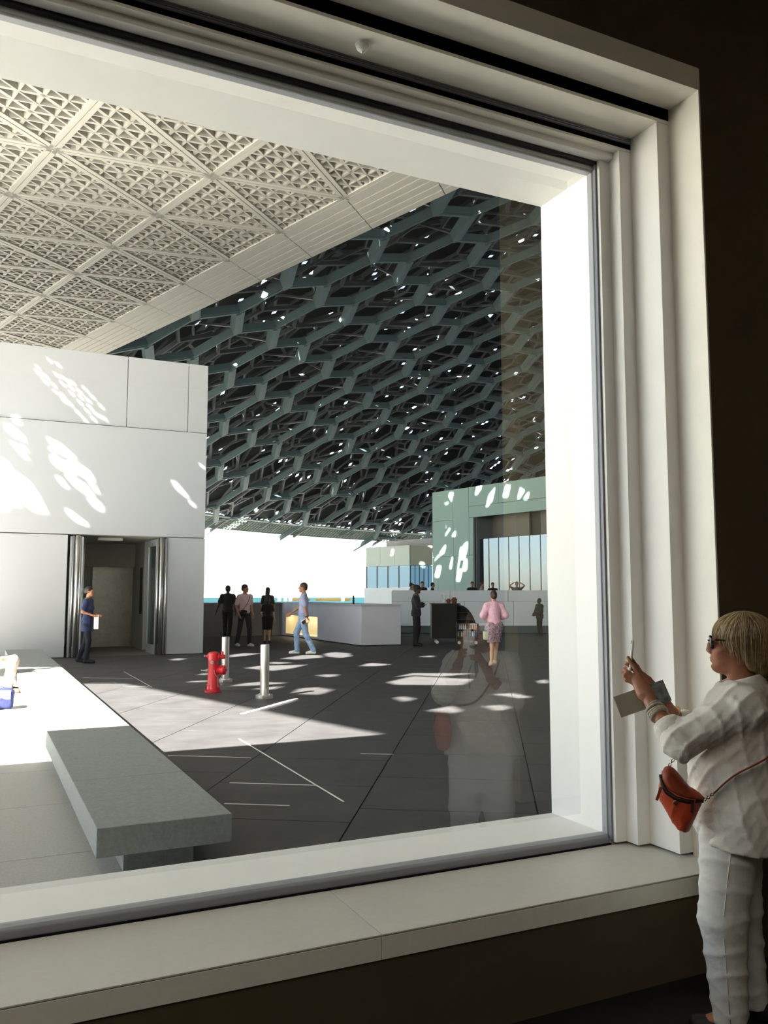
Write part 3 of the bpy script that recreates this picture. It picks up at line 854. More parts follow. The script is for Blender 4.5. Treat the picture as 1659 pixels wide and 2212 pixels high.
WALL_PATCHES = [[(0.22,21.3,4.29),(0.82,21.3,4.24),(1.04,21.3,4.07),(1.25,21.3,3.75),(1.45,21.3,3.34),(1.15,21.3,3.38),(0.93,21.3,3.54),(0.67,21.3,3.81),(0.22,21.3,4.2)],[(0.23,21.3,4.1),(0.9,21.3,3.49),(0.68,21.3,3.49),(0.25,21.3,3.58)],[(0.39,21.3,4.58),(0.5,21.3,4.56),(0.68,21.3,4.32),(0.54,21.3,4.3),(0.42,21.3,4.36)],[(0.25,21.3,3.54),(0.54,21.3,3.52),(0.62,21.3,3.39),(0.25,21.3,3.39)],[(0.47,21.3,5.4),(0.61,21.3,5.37),(0.87,21.3,5.15),(0.91,21.3,4.99),(0.67,21.3,5.09),(0.51,21.3,5.21)],[(0.52,21.3,5.63),(0.71,21.3,5.65),(0.81,21.3,5.42),(0.69,21.3,5.41)],[(0.58,21.3,4.97),(0.68,21.3,4.97),(1.03,21.3,4.58),(0.88,21.3,4.63)],[(0.8,21.3,4.95),(0.87,21.3,4.92),(0.98,21.3,4.79),(0.95,21.3,4.76),(0.85,21.3,4.84)],[(1.37,21.3,5.16),(1.69,21.3,5.03),(2.02,21.3,4.74),(2.03,21.3,4.67),(1.7,21.3,4.75),(1.46,21.3,4.98)],[(1.42,21.3,4.93),(1.55,21.3,4.86),(1.56,21.3,4.79),(1.47,21.3,4.83)],[(1.48,21.3,4.72),(1.61,21.3,4.72),(1.88,21.3,4.55),(2.06,21.3,4.29),(1.94,21.3,4.29),(1.62,21.3,4.44),(1.52,21.3,4.55)],[(1.83,21.3,4.62),(2.05,21.3,4.61),(2.35,21.3,4.42),(2.49,21.3,4.16),(2.3,21.3,4.19),(2.08,21.3,4.34)],[(1.8,21.3,4.28),(2.03,21.3,4.23),(2.27,21.3,4.09),(2.51,21.3,3.79),(2.31,21.3,3.83),(2.04,21.3,4.0)],[(2.33,21.3,4.13),(2.48,21.3,4.1),(2.62,21.3,3.83),(2.53,21.3,3.89)],[(2.31,21.3,3.76),(2.55,21.3,3.72),(2.68,21.3,3.6),(2.66,21.3,3.43),(2.49,21.3,3.53)],[(1.63,21.3,4.24),(1.74,21.3,4.2),(1.92,21.3,3.94),(1.78,21.3,3.99),(1.66,21.3,4.13)],[(1.84,21.3,3.48),(2.0,21.3,3.41),(2.36,21.3,3.14),(2.34,21.3,3.08),(2.1,21.3,3.16),(1.92,21.3,3.32)],[(4.31,21.3,4.29),(4.44,21.3,4.26),(4.74,21.3,3.92),(4.71,21.3,3.86),(4.44,21.3,4.06)],[(4.76,21.3,3.83),(4.93,21.3,3.7),(4.91,21.3,3.64),(4.81,21.3,3.7)],[(5.0,21.3,4.79),(5.17,21.3,4.66),(5.15,21.3,4.62),(5.05,21.3,4.68)],[(0.96,21.3,6.94),(1.05,21.3,6.91),(1.17,21.3,6.78),(1.09,21.3,6.81)],[(1.21,21.3,7.13),(1.3,21.3,7.11),(1.42,21.3,6.98),(1.34,21.3,7.0)],[(1.41,21.3,7.05),(1.5,21.3,7.03),(1.62,21.3,6.9),(1.53,21.3,6.92)],[(0.97,21.3,6.81),(1.05,21.3,6.79),(1.18,21.3,6.66),(1.09,21.3,6.68)],[(1.14,21.3,6.74),(1.23,21.3,6.72),(1.35,21.3,6.59),(1.26,21.3,6.61)],[(1.38,21.3,6.8),(1.47,21.3,6.78),(1.59,21.3,6.64),(1.51,21.3,6.67)],[(1.54,21.3,6.74),(1.63,21.3,6.72),(1.75,21.3,6.58),(1.67,21.3,6.61)],[(1.13,21.3,6.61),(1.22,21.3,6.59),(1.34,21.3,6.46),(1.25,21.3,6.48)],[(1.33,21.3,6.54),(1.42,21.3,6.52),(1.54,21.3,6.39),(1.46,21.3,6.41)],[(1.53,21.3,6.6),(1.62,21.3,6.57),(1.74,21.3,6.44),(1.66,21.3,6.46)],[(1.65,21.3,6.67),(1.74,21.3,6.65),(1.86,21.3,6.52),(1.78,21.3,6.54)],[(1.76,21.3,6.65),(1.85,21.3,6.62),(1.98,21.3,6.49),(1.89,21.3,6.52)],[(1.72,21.3,6.52),(1.81,21.3,6.5),(1.94,21.3,6.37),(1.85,21.3,6.39)],[(1.38,21.3,6.38),(1.47,21.3,6.35),(1.59,21.3,6.22),(1.51,21.3,6.25)],[(1.74,21.3,6.38),(1.83,21.3,6.36),(1.95,21.3,6.23),(1.87,21.3,6.25)],[(1.91,21.3,6.45),(2.0,21.3,6.43),(2.13,21.3,6.29),(2.04,21.3,6.32)],[(2.04,21.3,6.53),(2.13,21.3,6.5),(2.26,21.3,6.37),(2.17,21.3,6.39)],[(1.54,21.3,6.32),(1.63,21.3,6.29),(1.75,21.3,6.16),(1.67,21.3,6.18)],[(1.57,21.3,6.18),(1.66,21.3,6.16),(1.79,21.3,6.02),(1.7,21.3,6.05)],[(1.71,21.3,6.13),(1.79,21.3,6.11),(1.92,21.3,5.97),(1.83,21.3,6.0)],[(1.95,21.3,6.31),(2.03,21.3,6.29),(2.16,21.3,6.15),(2.07,21.3,6.18)],[(2.12,21.3,6.25),(2.21,21.3,6.23),(2.34,21.3,6.09),(2.25,21.3,6.12)],[(1.94,21.3,6.18),(2.02,21.3,6.16),(2.15,21.3,6.03),(2.06,21.3,6.05)],[(2.16,21.3,6.1),(2.25,21.3,6.07),(2.38,21.3,5.94),(2.29,21.3,5.96)],[(1.89,21.3,5.94),(1.97,21.3,5.92),(2.1,21.3,5.79),(2.01,21.3,5.81)],[(2.1,21.3,6.0),(2.19,21.3,5.97),(2.32,21.3,5.84),(2.23,21.3,5.86)],[(2.28,21.3,5.95),(2.37,21.3,5.93),(2.5,21.3,5.79),(2.41,21.3,5.82)],[(2.05,21.3,5.77),(2.14,21.3,5.75),(2.27,21.3,5.61),(2.18,21.3,5.64)],[(2.26,21.3,5.81),(2.35,21.3,5.78),(2.47,21.3,5.65),(2.38,21.3,5.67)],[(2.4,21.3,5.88),(2.49,21.3,5.86),(2.62,21.3,5.72),(2.53,21.3,5.75)],[(2.51,21.3,5.85),(2.6,21.3,5.82),(2.73,21.3,5.68),(2.64,21.3,5.71)],[(2.22,21.3,6.34),(2.31,21.3,6.32),(2.44,21.3,6.18),(2.35,21.3,6.21)],[(2.42,21.3,6.14),(2.51,21.3,6.11),(2.64,21.3,5.98),(2.55,21.3,6.0)]]
from mathutils.geometry import delaunay_2d_cdt
ex, ey = trace((3.948, 8.407, 0))
LE = lambda y: ex - (y - ey) * .2585
pts, fcs = [], []
for poly in [[(LE(-22), -22), (60, -22), (60, 19.4), (LE(19.4) - 1.3, 19.4), (LE(6.3) - 1.3, 6.3), (LE(5.6), 5.6)]] + [[trace(p_) for p_ in poly] for poly in FLOOR_PATCHES + WALL_PATCHES]:
    if sum(poly[i][0] * poly[(i + 1) % len(poly)][1] - poly[(i + 1) % len(poly)][0] * poly[i][1] for i in range(len(poly))) < 0:
        poly = poly[::-1]
    fcs.append(list(range(len(pts), len(pts) + len(poly))))
    pts += [Vector(q_) for q_ in poly]
ov, oe, of, _, _, orig = delaunay_2d_cdt(pts, [], fcs, 1, 1e-5)
me = bpy.data.meshes.new('sun_mask_slab')
me.from_pydata([(v_.x, v_.y, DKZ) for v_ in ov], [], [f_ for f_, g_ in zip(of, orig) if g_ == [0]])
me.materials.append(mat('sun_mask_grey', '#7b7a75', .8))
rs = link('sun_mask_slab', me)
sm = rs.modifiers.new('solid', 'SOLIDIFY'); sm.thickness = .03; sm.offset = 1
tag(rs, 'added unseen roof slab above the gallery, pierced to shape the sun spots', 'roof', kind='structure')
# ------------------------------------------------------------------ drinks cart
def at(base, a, b, z): return base + CAMR * a + CAMF * b + Vector((0, 0, z))
kb = Vector((12.335, 22.433, 0))
CARTB = mat('black_cart_laminate', '#08080a', .6)
CARTW = mat('brown_display_wood', '#5a4630', .55, var=(8, .15))
ct = empty('drinks_cart', kb, 'black wheeled drinks cart with a curved side in front of the terrace wall', 'cart')
arc = [(.80 + .58 * math.sin(t), .16 + 1.0 * math.cos(t)) for t in [k * math.pi / 2 / 14 for k in range(15)]]
prof = [(0, .16)] + [(0, 1.16)] + arc
MB().sweep(prof, kb + CAMF * .25, CAMR, (0, 0, 1), CAMF, 0, .55).obj('body', CARTB, ct)
MB().sweep([(-.02, 1.165), (-.02, 1.20), (.86, 1.20), (.86, 1.165)], kb, CAMR, (0, 0, 1), CAMF, -.02, .82).obj('counter_top', CARTB, ct)
rimp = [(x * 1.0, z) for x, z in arc]; inn = [(.80 + .53 * math.sin(t), .16 + .95 * math.cos(t)) for t in [k * math.pi / 2 / 14 for k in range(15)]]
MB().sweep(rimp + inn[::-1], kb, CAMR, (0, 0, 1), CAMF, 0, .25).obj('curved_rim', CARTB, ct)
MB().sweep([(0, .16), (0, 1.165), (.76, 1.165), (.76, .16)], kb, CAMR, (0, 0, 1), CAMF, 0, .249).obj('front_panel', CARTB, ct)
MB().sweep([(.76, .12), (.76, .16), (1.38, .16), (1.38, .12)], kb, CAMR, (0, 0, 1), CAMF, 0, .8).obj('bottom_board', CARTB, ct)
for z, a1_ in ((.93, 1.10), (.72, 1.24)):
    MB().sweep([(.765, z - .012), (.765, z), (a1_, z), (a1_, z - .012)], kb, CAMR, (0, 0, 1), CAMF, .01, .249).obj('shelf', DKM, ct)
# open display case standing out of the front
cs = MB()
for a0, a1_, z0, z1, b0, b1_ in ((.72, .74, .1, .66, -.22, -.002), (1.36, 1.38, .1, .60, -.22, -.002), (.74, 1.36, .1, .12, -.22, -.002), (.74, 1.36, .12, .62, -.03, -.004), (1.05, 1.065, .12, .6, -.22, -.03)):
    cs.sweep([(a0, z0), (a0, z1), (a1_, z1), (a1_, z0)], kb, CAMR, (0, 0, 1), CAMF, b0, b1_)
cs.obj('display_case', CARTW, ct)
for z in (.44, .23):
    for a0, a1_ in ((.742, 1.048), (1.067, 1.358)):
        MB().sweep([(a0, z - .012), (a0, z), (a1_, z), (a1_, z - .012)], kb, CAMR, (0, 0, 1), CAMF, -.215, -.032).obj('shelf', CARTW, ct)
for a, b in ((.16, .06), (.80, -.15), (1.30, -.15), (.16, .72), (1.25, .72)):
    c = at(kb, a, b, .05)
    z_top = .155 if b > 0 else .098
    z_top = .118 if (a > .76 and b > 0) else z_top
    w_ = MB(); w_.lathe([(.015, -.014), (.046, -.014), (.05, -.008), (.05, .008), (.046, .014), (.015, .014)], c, 16, axis=CAMF)
    cst = w_.obj('caster', mat('white_caster', '#d9d9d6', .5), ct, smooth=False)
    MB().bar(c + Vector((0, 0, .0)) + CAMF * .018, Vector((c.x, c.y, z_top)) + CAMF * .018, .03, .006, up=CAMR).obj('caster_fork', DKM, ct)
BC = [mat('bottle_' + nme, cc, .15, spec=.7) for nme, cc in (('clear', '#cfd6d6'), ('red', '#b8322a'), ('orange', '#e07a22'), ('green', '#3f8a4a'), ('white', '#ecebe6'), ('blue', '#2c5fb0'), ('pink', '#d9868c'), ('yellow', '#e2bb3a'))]
CAPM = mat('bottle_cap', '#e9e9e4', .4)
def bottle(a, z, m, label, hgt=.15, r_=.02):
    p = at(kb, a, -.12, z + .0005)
    e_ = empty('bottle', p, label, 'bottle', 'bottles on the drinks cart')
    MB().lathe([(r_ * .9, 0), (r_, .006), (r_, hgt * .55), (r_ * .92, hgt * .65), (r_ * .42, hgt * .8), (r_ * .42, hgt * .9)], p, 12).obj('bottle_body', m, e_, smooth=True)
    MB().lathe([(r_ * .5, hgt * .9), (r_ * .5, hgt), (r_ * .2, hgt * 1.005)], p, 10).obj('cap', CAPM, e_)
cname = ['clear', 'red', 'orange', 'green', 'white', 'blue', 'pink', 'yellow']
ordn = ['first', 'second', 'third', 'fourth', 'fifth', 'sixth']
def row(a0, z, cols, where):
    for k, c in enumerate(cols):
        bottle(a0 + k * .056, z, BC[c], f'{cname[c]} bottle, {ordn[k]} from left on the {where}')
row(.775, .44, (5, 0, 0, 0, 4), 'upper left cart shelf')
row(1.095, .44, (2, 1, 7, 1, 2), 'upper right cart shelf')
row(.775, .23, (0, 3, 4, 6, 1), 'lower left cart shelf')
row(1.095, .23, (5, 5, 0, 5, 5), 'lower right cart shelf')
# things on the counter
def counter(a, b=.35): return at(kb, a, b, 1.2005)
p = counter(.20); tr = empty('yellow_tray', p, 'yellow shallow tray on the cart counter', 'tray')
YEL = mat('yellow_plastic', '#d9c233', .4)
MB().sweep([(0, 0), (.26, 0), (.28, .035), (.27, .035), (.25, .008), (.01, .008), (-.01, .035), (-.02, .035)], p - CAMR * .10, CAMR, (0, 0, 1), CAMF, -.15, .05).obj('tray_body', YEL, tr)
MB().bar(p + CAMR * -.09 + Vector((0, 0, .03)) - CAMF * .05, p + CAMR * -.12 + Vector((0, 0, .045)) - CAMF * .05, .08, .008).obj('handle', YEL, tr)
p = counter(.42, .55); jr = empty('cutlery_jar', p, 'clear jar of upright cutlery on the cart counter', 'jar')
MB().lathe([(.05, 0), (.055, .01), (.06, .13), (.056, .13), (.051, .012)], p, 16).obj('jar_body', mat('frosted_plastic', '#c8cfd0', .3), jr, smooth=True)
for k in range(7):
    t = k * .9
    q_ = p + Vector((.03 * math.cos(t), .03 * math.sin(t), .02))
    MB().tube([q_, p + Vector((.075 * math.cos(t), .075 * math.sin(t), .2)), p + Vector((.09 * math.cos(t), .09 * math.sin(t), .25))], [.004, .004, .011], 6).obj('utensil', STEEL, jr)
WICK = mat('brown_wicker', '#6b4026', .8, var=(60, .3), bump=(90, .6, .01))
for a, s_, lab in ((.53, .85, 'smaller brown wicker basket on the cart counter'), (.70, 1.1, 'larger brown wicker basket at the curved end of the counter')):
    p = counter(a, .32); bk = empty('wicker_basket', p, lab, 'basket', 'baskets on the drinks cart')
    MB().lathe([(.06 * s_, 0), (.075 * s_, .05 * s_), (.085 * s_, .12 * s_), (.078 * s_, .12 * s_), (.068 * s_, .05 * s_), (.05 * s_, .012)], p, 14).obj('basket_body', WICK, bk)
    MB().tube([p + Vector((.085 * s_ * math.cos(t), .085 * s_ * math.sin(t), .12 * s_)) for t in [k * math.pi / 8 for k in range(17)]], .008, 6).obj('rim', WICK, bk)
    for k in range(4):
        t = k * 1.6
        MB().lathe([(.005, .1 * s_), (.026 * s_, .12 * s_), (.03 * s_, .14 * s_), (.018 * s_, .165 * s_), (.003, .17 * s_)], p + Vector((.035 * s_ * math.cos(t), .035 * s_ * math.sin(t), 0)), 8).obj('bread_roll', mat('crusty_brown', '#8a4f28', .7), bk, smooth=True)
# ------------------------------------------------------------------ figures: signed-distance bodies turned into one continuous surface
def smin(a, b, k):
    if k <= 0: return np.minimum(a, b)
    h_ = np.clip(.5 + .5 * (b - a) / k, 0, 1)
    return b + (a - b) * h_ - k * h_ * (1 - h_)
def sdf_eval(prims, P):
    dmin = None
    for pr in prims:
        ty = pr[0]
        if ty in ('c', '-c'):
            a, b, ra, rb = np.array(pr[1]), np.array(pr[2]), pr[3], pr[4]
            k = pr[5] if len(pr) > 5 else .02
            ab = b - a; L2_ = max(1e-9, ab @ ab)
            t = np.clip(((P - a) @ ab) / L2_, 0, 1)
            dd = np.linalg.norm(P - a - t[..., None] * ab, axis=-1) - (ra + (rb - ra) * t)
        elif ty in ('e', '-e'):
            c, rr = np.array(pr[1]), np.array(pr[2])
            k = pr[3] if len(pr) > 3 else .02
            q_ = P - c
            if len(pr) > 4: q_ = q_ @ np.array(pr[4])       # columns = local axes
            k0 = np.linalg.norm(q_ / rr, axis=-1); k1 = np.linalg.norm(q_ / (rr * rr), axis=-1)
            dd = k0 * (k0 - 1) / np.maximum(k1, 1e-9)
        elif ty in ('b', '-b'):
            c, hh = np.array(pr[1]), np.array(pr[2]); k = pr[3]; rd = pr[4]
            q_ = P - c
            if len(pr) > 5: q_ = q_ @ np.array(pr[5])
            q_ = np.abs(q_) - hh + rd
            dd = np.linalg.norm(np.maximum(q_, 0), axis=-1) + np.minimum(q_.max(-1), 0) - rd
        elif ty == 'plane':                                     # cut away where n.p > d
            dd = P @ np.array(pr[1]) - pr[2]
            dmin = np.maximum(dmin, dd); continue
        elif ty == 'wr':                                        # cloth folds: directional ripples
            amp, fr, ph = pr[1], np.array(pr[2]), pr[3]
            s_ = P @ fr + ph + 1.6 * np.sin(P @ np.array((9.1, 5.3, 7.7)) + ph)
            dmin = dmin + amp * np.sin(s_) * (.5 + .5 * np.sin(P @ np.array((11., -8., 6.)) + 2 * ph)); continue
        elif ty == 'fold':                                      # sharp raised creases
            amp, fr, ph = pr[1], np.array(pr[2]), pr[3]
            s_ = P @ fr + ph + 1.5 * np.sin(P @ np.array((7.1, 6.3, 5.7)) + ph) + .35 * np.sin(P @ np.array((17., -13., 15.)) + 2 * ph)
            g_ = .35 + .65 * np.sin(P @ np.array((8., -6., 9.)) + 3 * ph) ** 2
            dmin = dmin - amp * g_ * (1 - np.abs(np.sin(s_))) ** 2; continue
        elif ty == 'poly':                                      # pillow over a (y, z) outline: ('poly', outline, x0, half thickness, rim width)
            pg, x0, th_, wd = np.array(pr[1]), pr[2], pr[3], pr[4]
            q2 = P[..., 1:]
            dd2 = np.full(P.shape[:-1], 1e9); sgn = np.ones(P.shape[:-1])
            for i_ in range(len(pg)):
                a, b = pg[i_], pg[i_ - 1]
                e_ = b - a; w_ = q2 - a
                tt_ = np.clip((w_ @ e_) / (e_ @ e_), 0, 1)
                dd2 = np.minimum(dd2, np.linalg.norm(w_ - tt_[..., None] * e_, axis=-1))
                c1 = q2[..., 1] >= a[1]; c2 = q2[..., 1] < b[1]; c3 = e_[0] * w_[..., 1] > e_[1] * w_[..., 0]
                sgn = np.where((c1 & c2 & c3) | (~c1 & ~c2 & ~c3), -sgn, sgn)
            sd = sgn * dd2
            hh_ = np.clip(-sd / wd, 0, 1)
            dd = np.maximum(np.abs(P[..., 0] - x0) - th_ * np.sqrt(np.clip(1 - (1 - hh_) ** 2, 1e-4, 1)), sd)
            dmin = dd if dmin is None else np.minimum(dmin, dd); continue
        if ty[0] == '-':
            dmin = -smin(-dmin, dd, k)
        else:
            dmin = dd if dmin is None else smin(dmin, dd, k)
    return dmin
def surf(prims, vox, pad=.03):
    lo = np.full(3, 1e9); hi = -lo
    for pr in prims:
        if pr[0] == 'c':
            m_ = max(pr[3], pr[4])
            for p_ in (pr[1], pr[2]):
                lo = np.minimum(lo, np.array(p_) - m_); hi = np.maximum(hi, np.array(p_) + m_)
        elif pr[0] == 'poly':
            g_ = np.array(pr[1]); lo = np.minimum(lo, [pr[2] - pr[3], *g_.min(0)]); hi = np.maximum(hi, [pr[2] + pr[3], *g_.max(0)])
        elif pr[0] in ('e', 'b'):
            m_ = max(pr[2]) if len(pr) > (4 if pr[0] == 'e' else 5) else np.array(pr[2])
            lo = np.minimum(lo, np.array(pr[1]) - m_); hi = np.maximum(hi, np.array(pr[1]) + m_)
    lo -= pad; hi += pad
    n_ = np.ceil((hi - lo) / vox).astype(int) + 1
    ax_ = [lo[i] + vox * np.arange(n_[i]) for i in range(3)]
    P = np.stack(np.meshgrid(*ax_, indexing='ij'), -1)
    v = sdf_eval(prims, P)
    ins = v < 0
    c8 = [(i, j, k) for i in (0, 1) for j in (0, 1) for k in (0, 1)]
    sl = lambda A_, o_: A_[o_[0]:n_[0] - 1 + o_[0], o_[1]:n_[1] - 1 + o_[1], o_[2]:n_[2] - 1 + o_[2]]
    cnt = sum(sl(ins, c).astype(np.int8) for c in c8)
    act = (cnt > 0) & (cnt < 8)
    ids = np.argwhere(act)
    acc = np.zeros((len(ids), 3)); num = np.zeros(len(ids))
    for a in c8:
        for dim in range(3):
            if a[dim]: continue
            b = list(a); b[dim] = 1
            va = v[ids[:, 0] + a[0], ids[:, 1] + a[1], ids[:, 2] + a[2]]; vb = v[ids[:, 0] + b[0], ids[:, 1] + b[1], ids[:, 2] + b[2]]
            cr = (va < 0) != (vb < 0)
            t = np.where(cr, va / np.where(cr, va - vb, 1), 0)
            pt = np.tile(np.array(a, float), (len(ids), 1)); pt[:, dim] = t
            acc += np.where(cr[:, None], pt, 0); num += cr
    verts = lo + vox * (ids + acc / num[:, None])
    vid = -np.ones(n_ - 1, int); vid[tuple(ids.T)] = np.arange(len(ids))
    faces = []
    for dim in range(3):
        o1, o2 = [d_ for d_ in range(3) if d_ != dim]
        s0 = [slice(1, n_[d_] - 1) for d_ in range(3)]; s0[dim] = slice(0, n_[dim] - 1)
        s1 = list(s0); s1[dim] = slice(1, n_[dim])
        A_, B_ = ins[tuple(s0)], ins[tuple(s1)]
        for pos in (True, False):
            e_ = np.argwhere((A_ & ~B_) if pos else (~A_ & B_))
            if not len(e_): continue
            for d_ in (o1, o2): e_[:, d_] += 1
            def cellid(d1, d2):
                q_ = e_.copy(); q_[:, o1] += d1; q_[:, o2] += d2
                return vid[tuple(q_.T)]
            qd = np.stack([cellid(-1, -1), cellid(0, -1), cellid(0, 0), cellid(-1, 0)], -1)
            flip = pos if dim != 1 else not pos
            faces.append(qd if flip else qd[:, ::-1])
    return verts, np.concatenate(faces)
def sobj(name, parts, m, parent, smooth=True):
    """parts: list of (prims, voxel) joined as one mesh, local to the parent"""
    V_, F_, n0 = [], [], 0
    for prims, vox in parts:
        v, f_ = surf(prims, vox)
        V_.append(v); F_.append(f_ + n0); n0 += len(v)
    me = bpy.data.meshes.new(name)
    me.from_pydata(np.concatenate(V_).tolist(), [], np.concatenate(F_).tolist())
    me.materials.append(m)
    if smooth: me.polygons.foreach_set('use_smooth', [True] * len(me.polygons))
    return link(name, me, parent, local=True)

SKINS = {k: mat('skin_' + k, c, .55, spec=.35, var=(20, .06)) for k, c in dict(light='#c99a7c', tan='#b07a58', dark='#4a3122').items()}
HAIRS = {k: mat('hair_' + k, c, .5, spec=.5, var=(60, .3), bump=(150, .5, .004)) for k, c in dict(black='#15110f', brown='#3a2418', dark='#221a16').items()}
EYEM = mat('dark_eye', '#17120f', .2)
V3 = lambda *a: np.array(a, float)
def mir(p): return V3(-p[0], p[1], p[2])

def hand(w, tip, side, spread=V3(1, 0, 0), curl=V3(0, 1, 0), s=1.0):
    """palm, four fingers of unequal length and a thumb; w wrist, tip palm end; curl = direction fingers bend"""
    w, tip = np.array(w), np.array(tip)
    d_ = tip - w; d_ = d_ / np.linalg.norm(d_)
    sp = spread - d_ * (spread @ d_); sp = sp / np.linalg.norm(sp)
    pr = [('c', w, w + d_ * .03 * s, .024 * s, .028 * s, .01), ('c', w + d_ * .03 * s - sp * .018 * s, w + d_ * .08 * s - sp * .026 * s, .017 * s, .014 * s, .012), ('c', w + d_ * .03 * s + sp * .018 * s, w + d_ * .08 * s + sp * .026 * s, .017 * s, .014 * s, .012), ('c', w + d_ * .03 * s, w + d_ * .085 * s, .018 * s, .015 * s, .012)]
    for k, L in enumerate((.068, .078, .074, .058)):
        b = w + d_ * .085 * s + sp * ((k - 1.5) * .019 * s)
        m_ = b + d_ * L * .5 * s + curl * .006 * s
        e_ = m_ + d_ * L * .36 * s + curl * L * .4 * s
        pr += [('c', b, m_, .0095 * s, .0085 * s, .006), ('c', m_, e_, .0085 * s, .0065 * s, .004)]
    b = w + d_ * .03 * s - sp * .022 * s
    m_ = b + d_ * .035 * s - sp * .025 * s + curl * .012 * s
    pr += [('c', b, m_, .013 * s, .011 * s, .008), ('c', m_, m_ + d_ * .032 * s + curl * .012 * s, .0105 * s, .008 * s, .004)]
    return pr

def head_prims(c, s=1.0, yaw=0.0, fem=False):
    """skull, jaw, nose, brow, lips, ears around head centre c, facing +y turned by yaw"""
    cy, sy = math.cos(yaw), math.sin(yaw)
    T = lambda x, y, z: V3(c[0] + s * (x * cy - y * sy), c[1] + s * (x * sy + y * cy), c[2] + s * z)
    M = [[cy, -sy, 0], [sy, cy, 0], [0, 0, 1]]
    E_ = lambda x, y, z, r_, k: ('e', T(x, y, z), V3(*r_) * s, k * s, M)
    pr = [E_(0, -.012, .03, (.074, .092, .085), .03), E_(0, .022, -.045, (.056, .066, .070), .035), E_(0, .062, -.092, (.026, .024, .02), .03),
          E_(0, .078, .022, (.05, .012, .014), .02), E_(0, .094, -.012, (.011, .020, .026), .012), E_(0, .106, -.026, (.013, .012, .010), .008),
          E_(0, .087, -.058, (.022, .012, .007), .008), E_(0, .085, -.069, (.019, .011, .007), .006)]
    for sg in (-1, 1):
        pr += [E_(sg * .074, -.008, -.012, (.010, .018, .030), .006), E_(sg * .036, .062, -.03, (.024, .02, .022), .02)]
    return pr, T

